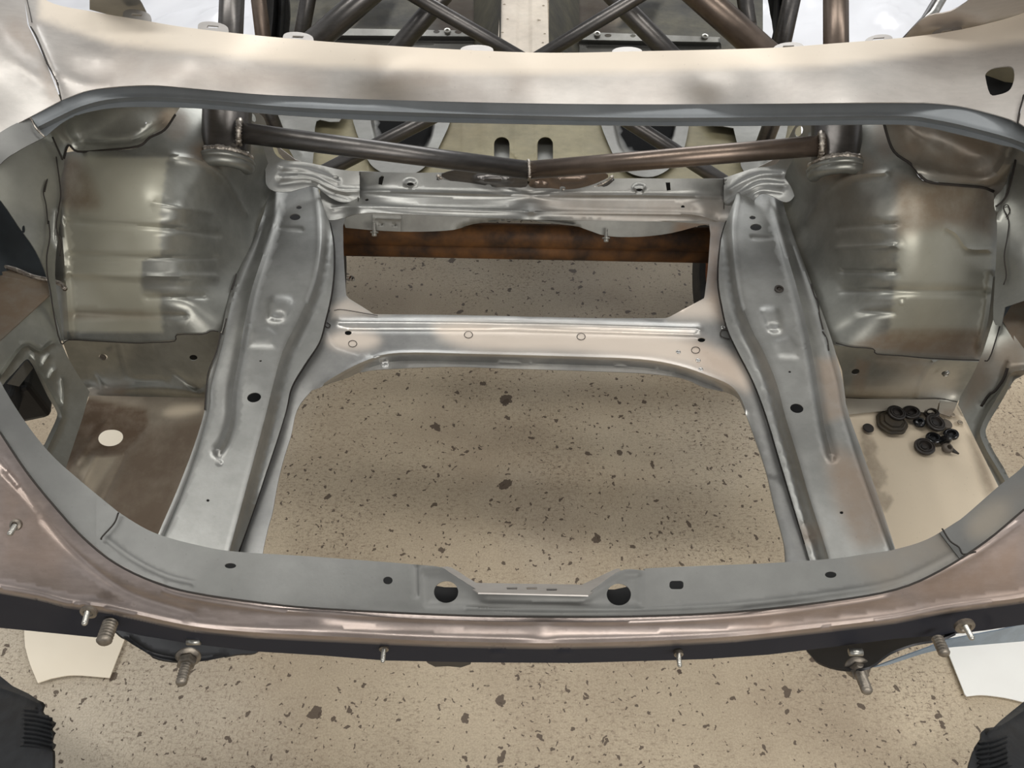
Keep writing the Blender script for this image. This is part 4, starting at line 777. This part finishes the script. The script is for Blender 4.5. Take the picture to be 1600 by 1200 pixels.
# door openings: black seat-belt side trim hanging in folds
for pts, y_ in (([(408, -60), (436, -60), (452, 10), (450, 60), (446, 110), (410, 110)], 2.0), ([(1195, -60), (1262, -60), (1240, 20), (1232, 110), (1190, 110), (1208, 50)], 2.0)):
    o = panel('pillar_trim', cr(pts, 3, True), PL('y', y_), BLK, CAR, grid=6, thick=.012, feats=[bead([(pts[0][0]+12, -60), (pts[0][0]+20, 0), (pts[0][0]+10, 110)], 7, .03), bead([(pts[0][0]+26, -60), (pts[0][0]+32, 10), (pts[0][0]+24, 110)], 6, .03)])
    o['label'] = 'black folded pillar trim'
# sill and quarter glass frame pieces at both upper corners
panel('parcel_corner', cr([(140, -30), (200, -30), (215, -5), (225, 12), (228, 30), (180, 25), (140, 15)], 3), TPS([(u, v, 'z', z) for u, v, z in ((150, 10, 1.13), (190, -10, 1.17), (225, 25, 1.10), (170, -30, 1.2))], 1e-3), RAIL, CAR, grid=6)
panel('parcel_corner', cr([(1412, 62), (1425, 45), (1450, 25), (1485, 18), (1520, -5), (1540, -40), (1700, -60), (1700, 0), (1600, 28), (1540, 42), (1480, 55)], 3), TPS([(u, v, 'z', z) for u, v, z in ((1420, 60, 1.10), (1480, 20, 1.16), (1600, 20, 1.14), (1600, -40, 1.25), (1520, -20, 1.22), (1530, 42, 1.12))], 1e-3), SK, CAR, grid=6,
      feats=[bead([(1440, 40), (1485, 22), (1535, 30)], 14, .01)], tint=[('r', cr([(1420, 60), (1450, 25), (1500, 20), (1545, 40), (1500, 52)], 4, True), 10, .5)])
T_ = [at(1412, 64, y=1.30), at(1445, 28, y=1.38), at(1480, -30, y=1.5)]
tube('window_seal', T_, .006, RUB, CAR, 8); tube('window_frame', [p+np.array([.016, .01, 0]) for p in T_], .009, ZINC, CAR, 10)

# ------------------------------------------------------------------ under the rear floor
UC = PLN(at(560, 345, y=1.42), at(1090, 355, y=1.42), at(830, 372, y=1.40))
panel('underbody_cross_panel', cr([(520, 300), (1120, 300), (1125, 345), (1095, 352), (1050, 364), (1000, 370), (950, 369), (920, 360), (895, 352), (850, 347), (830, 344), (790, 345), (740, 350), (710, 359), (660, 362), (600, 361), (540, 356)], 3), UC, UND, CAR, grid=7,
      tint=[('r', [(1060, 345), (1120, 345), (1100, 370), (1050, 370)], 12, .8), ('b', ell(575, 352, 8, 4), 4, .6)], feats=[bead([(715, 356), (760, 346), (830, 342), (895, 349)], 4, -.01)])
bk = panel('underbody_bracket', [(582, 330), (627, 334), (626, 362), (583, 359)], shift(UC, -.012), UND, CAR, grid=4, feats=[bead([(582, 341), (627, 343)], 3, .004, False), pad(ell(595, 351, 5, 3), 2, -.006), pad(ell(616, 352, 5, 3), 2, -.006)])
for u, v in ((585, 362), (947, 371)):
    lathe('underbody_bolt', [(.004, -.02), (.004, 0), (.010, 0), (.010, .003), (.006, .004), (.006, .010), (.003, .011)], at(u, v, y=1.39), (0, -.6, -.6), ZINC, CAR, 12)
AX = empty('axle', at(820, 390, y=1.62)*np.array([1, 1, 0]), 'rusty steel axle beam running crosswise under the boot opening', 'axle')
ya = 1.62
a1 = at(480, 362, y=ya); a2 = at(1180, 376, y=ya)
tube('axle_tube', [a1, a2], .034, RUST, AX, 28)
b1 = at(480, 384, y=ya-.01); b2 = at(1180, 398, y=ya-.01)
tube('lower_tube', [b1, b2], .026, RUST, AX, 28)
for sx, u in ((-1, 488), (1, 1138)):
    c = at(u, 440, y=1.66)
    lathe('tyre', [(.10, -.03), (.13, -.066), (.19, -.074), (.215, -.058), (.22, 0), (.215, .058), (.19, .074), (.13, .066), (.10, .03)], (c[0], c[1], .222), (1, 0, 0), TYRE, AX, 48)
    lathe('brake_drum', [(.06, -.05), (.10, -.055), (.115, -.03), (.115, .03), (.10, .055), (.06, .05)], (c[0], c[1], .222), (1, 0, 0), COPPER, AX, 40)
pb = at(549, 434, y=1.6); lathe('bleed_nipple', [(.007, 0), (.007, .01), (.004, .012), (.004, .02)], pb, (.5, -.8, .3), ZINC, AX, 10)

# ------------------------------------------------------------------ bumper mounts, studs and bolts on the tail
YT = .345
def plate(pts, y_, name='bumper_mount', mat=BLKM, **k): return panel(name, pts, PL('y', y_) if np.isscalar(y_) else y_, mat, CAR, grid=6, thick=.003, **k)
plate(cr([(172, 968), (195, 972), (300, 990), (400, 1008), (399, 1020), (372, 1022), (345, 1028), (310, 1034), (270, 1033), (240, 1026), (205, 1005), (180, 985)], 3, True), PLN(at(180, 985, y=.375), at(400, 1010, y=.40), at(290, 1030, y=.355)), feats=[bead([(200, 995), (240, 1020), (300, 1029), (350, 1024)], 4, .003)])
plate(cr([(1265, 1000), (1400, 980), (1490, 985), (1470, 998), (1428, 1006), (1390, 1020), (1358, 1042), (1320, 1046), (1285, 1038), (1268, 1025)], 3, True), PLN(at(1480, 1000, y=.375), at(1265, 1020, y=.40), at(1340, 1040, y=.355)))
plate([(662, 1028), (738, 1030), (735, 1038), (720, 1043), (700, 1041), (680, 1042), (668, 1036)], .36, 'tail_bracket')
def stud(name, u0, v0, u1, v1, y0, y1, r, parent=CAR, pitch=.0026, mat=ZINC):
    a = Vector(tuple(at(u0, v0, y=y0))); b = Vector(tuple(at(u1, v1, y=y1))); Lg = (b-a).length; n = max(6, int(Lg/pitch)); prof = []
    for k in range(n): prof += [(r*.72, Lg*k/n), (r, Lg*(k+.5)/n)]
    prof += [(r*.8, Lg), (r*.4, Lg+.001)]
    return lathe(name, prof, a, b-a, mat, parent, 14, True)
def washer(u, v, y, ax, r, mat=BOLT): return lathe('stud_collar', [(r, -.002), (r, .002), (r*.6, .003), (r*.5, .001)], at(u, v, y=y), ax, mat, CAR, 18)
stud('threaded_stud', 24, 821, 15, 835, .44, .425, .0035); washer(25, 820, .441, (0, -.5, .7), .007)
stud('threaded_stud', 138, 952, 132, 975, .365, .342, .0035); washer(139, 956, .362, (0, -1, .3), .010)
stud('threaded_stud', 600, 1012, 598, 1034, .338, .318, .003); washer(600, 1013, .338, (0, -1, .2), .006)
stud('threaded_stud', 1060, 1020, 1062, 1041, .338, .318, .003); washer(1060, 1021, .338, (0, -1, .2), .006)
stud('threaded_stud', 1508, 978, 1519, 998, .362, .342, .0035); washer(1507, 978, .363, (0, -1, .3), .012)
stud('bumper_stud', 173, 972, 162, 1003, .37, .34, .0095, pitch=.0045, mat=BOLT)
stud('bumper_stud', 1464, 996, 1476, 1022, .37, .345, .0075, pitch=.0045, mat=BOLT)
for u0, v0, u1, v1 in ((293, 1030, 283, 1068), (1341, 1046, 1355, 1080)):
    st = stud('bumper_bolt', u0, v0, u1, v1, .352, .315, .0075, pitch=.0045, mat=BOLT)
    a = Vector(tuple(at(u0, v0, y=.352))); b = Vector(tuple(at(u1, v1, y=.315))); ax = (b-a).normalized()
    lathe('flange_washer', [(.0165, -.001), (.0165, .001), (.013, .0035)], a-ax*.004, ax, BOLT, st, 24)
    lathe('hex_nut', [(.0115, 0), (.0125, .002), (.0125, .009), (.011, .011)], a, ax, BOLT, st, 6, False)
for u, v in ((303, 1002), (1337, 1019)): tube('captive_nut', [at(u-10, v, y=.352), at(u+10, v, y=.352)], .005, ZINC, CAR, 10)

# ------------------------------------------------------------------ rubber grommets lying in the right-hand pocket
GR = [  # u, v, radius px, kind, material, tilt, label
 (1356, 670, 8.5, 'flat', RUB, (0, 0), 'small flat black rubber plug lying apart at the left, next to the rail'),
 (1392, 662, 23.5, 'wide', RUBB, (0, 0), 'largest grommet, broad dirty brown rubber with a wavy rim, under another'),
 (1396, 652, 14, 'disc', RUB, (-.05, .05), 'round black rubber grommet stacked on top of the broad brown one'),
 (1420, 650, 13.5, 'disc', RUB, (.1, -.25), 'dark rubber grommet leaning just right of the broad brown stack'),
 (1434, 663, 9, 'plug', RUBG, (-.2, -.15), 'small glossy black rubber plug touching the second grommet from the stack'),
 (1454, 649, 11, 'disc', RUB, (.15, -.2), 'dark rubber grommet furthest back, tucked behind a bigger round one'),
 (1458, 665, 15.5, 'disc', RUB, (-.1, .1), 'big round dark grommet at the top of the right-hand cluster'),
 (1477, 664, 9.5, 'flat', RUBW, (0, .1), 'flat grey brown rubber disc half hidden behind the big round grommet'),
 (1457, 687, 11.5, 'disc', RUBG, (.1, -.1), 'shiny black ring grommet below the big round grommet, left of the cone plug'),
 (1484, 682, 11, 'disc', RUBG, (.15, -.3), 'shiny black grommet behind the cone shaped plug at the right'),
 (1474, 691, 8.5, 'cone', RUBG, (-.3, .0), 'glossy black cone shaped plug standing with a light top'),
 (1477, 703, 8.5, 'plug', RUBW, (-.3, .1), 'small grey rubber plug with a black centre hole, nearest the pocket side'),
 (1443, 700, 15.5, 'disc', RUB, (-.05, -.1), 'large dark round grommet at the front edge of the group, by itself'),
]
for i, (u, v, r, kind, mat, (tx, ty), lab) in enumerate(GR):
    P = on(PFR)(u, v, 0); R_ = r*depth(P)/F; ax = (ty, tx, 1); q = (R_*abs(math.hypot(tx, ty)))*.8+.0015
    if i == 2: q = .012
    if i in (3, 6): q += .004
    P = P+np.array([0, 0, q])
    if kind == 'disc': prof = [(R_*.72, -.003), (R_*.95, -.0015), (R_, .0015), (R_*.95, .004), (R_*.84, .0048), (R_*.80, .0036), (R_*.72, .0038), (R_*.68, .0058), (R_*.60, .006), (R_*.54, .002), (R_*.48, .0002), (R_*.3, .0002), (R_*.26, .0016), (.0001, .0018)]
    elif kind == 'wide': prof = [(R_*.8, -.001), (R_, .001), (R_*.98, .0035), (R_*.86, .0045), (R_*.82, .009), (R_*.72, .0105), (R_*.68, .0085), (R_*.6, .0085), (R_*.56, .0115), (.0001, .011)]
    elif kind == 'plug': prof = [(R_*.8, -.002), (R_, .002), (R_*.95, .006), (R_*.7, .009), (R_*.45, .0095), (R_*.38, .003), (.0001, .003)]
    elif kind == 'cone': prof = [(R_, -.001), (R_, .003), (R_*.75, .007), (R_*.7, .014), (R_*.45, .019), (.0001, .020)]
    else: prof = [(R_*.9, -.001), (R_, .0008), (R_*.9, .003), (R_*.4, .0036), (.0001, .0034)]
    rip = (lambda a, r_: r_*(1+.035*math.sin(7*a)+.02*math.sin(3*a))) if kind == 'wide' else None
    o = lathe('grommet', prof, P, ax, mat, None, 36, rip=rip); tag(o, lab, 'rubber grommet', 'loose rubber grommets in the right boot pocket')
P = on(PFR)(1487, 702, .003)
o = raw_mesh('rubber_offcut', [P+np.array(d) for d in ((-.004, .010, 0), (.008, -.012, 0), (-.004, -.006, 0), (-.004, .010, .004), (.008, -.012, .004), (-.004, -.006, .004))], [(0, 2, 1), (3, 4, 5), (0, 1, 4, 3), (1, 2, 5, 4), (2, 0, 3, 5)], RUB)
tag(o, 'tiny pointed black rubber offcut sticking out beside the grey plug', 'rubber piece')

# ------------------------------------------------------------------ things on the ground around the tail
def flat_thing(name, pts, z, mat, label, cat, thick=.003, feats=(), grid=10):
    o = panel(name, pts, PL('z', z), mat, None, grid=grid, thick=thick, feats=feats)
    return tag(o, label, cat)
o = flat_thing('curved_sheet', [(37, 960), (38, 995)]+cr([(39, 1010), (47, 1038), (59, 1067)], 4)+cr([(80, 1060), (115, 1055), (171, 1059)], 4)+[(194, 1000), (200, 960)], .012, WHITE, 'cream sheet with a curved lower edge lying on the floor at the left', 'sheet')
o = flat_thing('curved_sheet', [(1478, 1010), (1508, 1085)]+cr([(1511, 1088), (1535, 1086), (1570, 1090), (1600, 1097)], 4)+[(1700, 1110), (1700, 930), (1440, 950)], .012, WHITE2, 'white sheet with an arched lower edge lying on the floor at the right', 'sheet')
o = panel('blue_film', [(1385, 1040), (1365, 1043), (1400, 1030), (1450, 1012), (1478, 1000), (1560, 985), (1700, 950), (1700, 975), (1600, 1002), (1480, 1012), (1440, 1022)], PLN(at(1380, 1040, z=.56), at(1600, 1000, z=.54), at(1600, 960, z=.62)), steel('blue_grey_valance_steel', (170, 188, 206), (150, 168, 186), .35, .6), CAR, grid=6)
o.name = 'lower_valance'; o['label'] = 'pale blue-grey lower valance edge'
S_ = on(PL('z', .10))
def liner(name, pts, ribs_, label):
    o = panel(name, cr(pts, 2, True) if 0 else pts, TPS([(pts[0][0], pts[0][1], 'z', .16), (pts[2][0], pts[2][1], 'z', .22), (pts[4][0], pts[4][1], 'z', .30), (pts[-1][0], pts[-1][1], 'z', .34), (pts[-2][0], pts[-2][1], 'z', .34)], 1e-3), BLK, None, grid=5, thick=.006, feats=ribs_)
    tag(o, label, 'plastic liner'); return o
def ribset(x0, x1, y0, n, dy, sl): return [bead([(x0, y0+k*dy), ((x0+x1)/2, y0+k*dy+sl*.3), (x1, y0+k*dy+sl)], 3, .006) for k in range(n)]
liner('wheel_arch_liner', [(-60, 1020), (0, 1056), (20, 1072), (45, 1084), (60, 1094), (66, 1104), (65, 1118), (82, 1121), (82, 1150), (83, 1240), (-60, 1240)], ribset(36, 82, 1108, 9, 7, 8)+[bead([(0, 1075), (30, 1085), (62, 1100)], 8, .012)], 'ragged black ribbed plastic arch liner at the lower left')
liner('wheel_arch_liner', [(1660, 1050), (1600, 1096), (1580, 1112), (1563, 1126), (1553, 1136), (1540, 1138), (1533, 1144), (1533, 1152), (1522, 1168), (1514, 1195), (1508, 1240), (1660, 1240)], ribset(1530, 1575, 1160, 7, 8, -12)+[bead([(1600, 1110), (1570, 1130), (1545, 1142)], 7, .012)], 'ragged glossy black plastic arch liner at the lower right')

# plastic sheeting and pale boards on the ground beyond the car
def sheet_mat():
    m, n, B, N, L = nodes('crumpled_plastic_film'); tcn = N('ShaderNodeTexCoord').outputs['Object']
    B.inputs['Base Color'].default_value = (.86, .86, .88, 1); B.inputs['Roughness'].default_value = .18
    return m
PF = sheet_mat()
def film(x0, x1, y0, y1, label, seed):
    rg = np.random.default_rng(seed); nx, ny = 60, 70; V = []; ph = rg.uniform(0, 6, 12); k = rg.uniform(-14, 14, (12, 2))
    for j in range(ny):
        for i in range(nx):
            x = x0+(x1-x0)*i/(nx-1); y = y0+(y1-y0)*j/(ny-1)
            h = sum(abs(math.sin(k[q, 0]*x+k[q, 1]*y+ph[q])) for q in range(12))/12
            V.append((x+.06*math.sin(3*y+seed), y+.05*math.sin(4*x), .01+.10*h**3))
    Fc = [(j*nx+i, j*nx+i+1, (j+1)*nx+i+1, (j+1)*nx+i) for j in range(ny-1) for i in range(nx-1)]
    o = raw_mesh('plastic_film', V, Fc, PF); m = o.modifiers.new('t', 'SOLIDIFY'); m.thickness = .001
    tag(o, label, 'plastic sheet')
film(-3.3, -1.05, 2.7, 6.5, 'crumpled clear white plastic film spread on the floor beyond the left of the deck', 3)
film(1.05, 3.6, 2.3, 6.5, 'crumpled white plastic film spread on the floor beyond the right of the deck', 8)
o = flat_thing('board', [(120, 640), (230, 640), (230, 740), (120, 740)], .01, WHITE, 'pale board on the floor seen through the round hole of the left boot pocket', 'board')
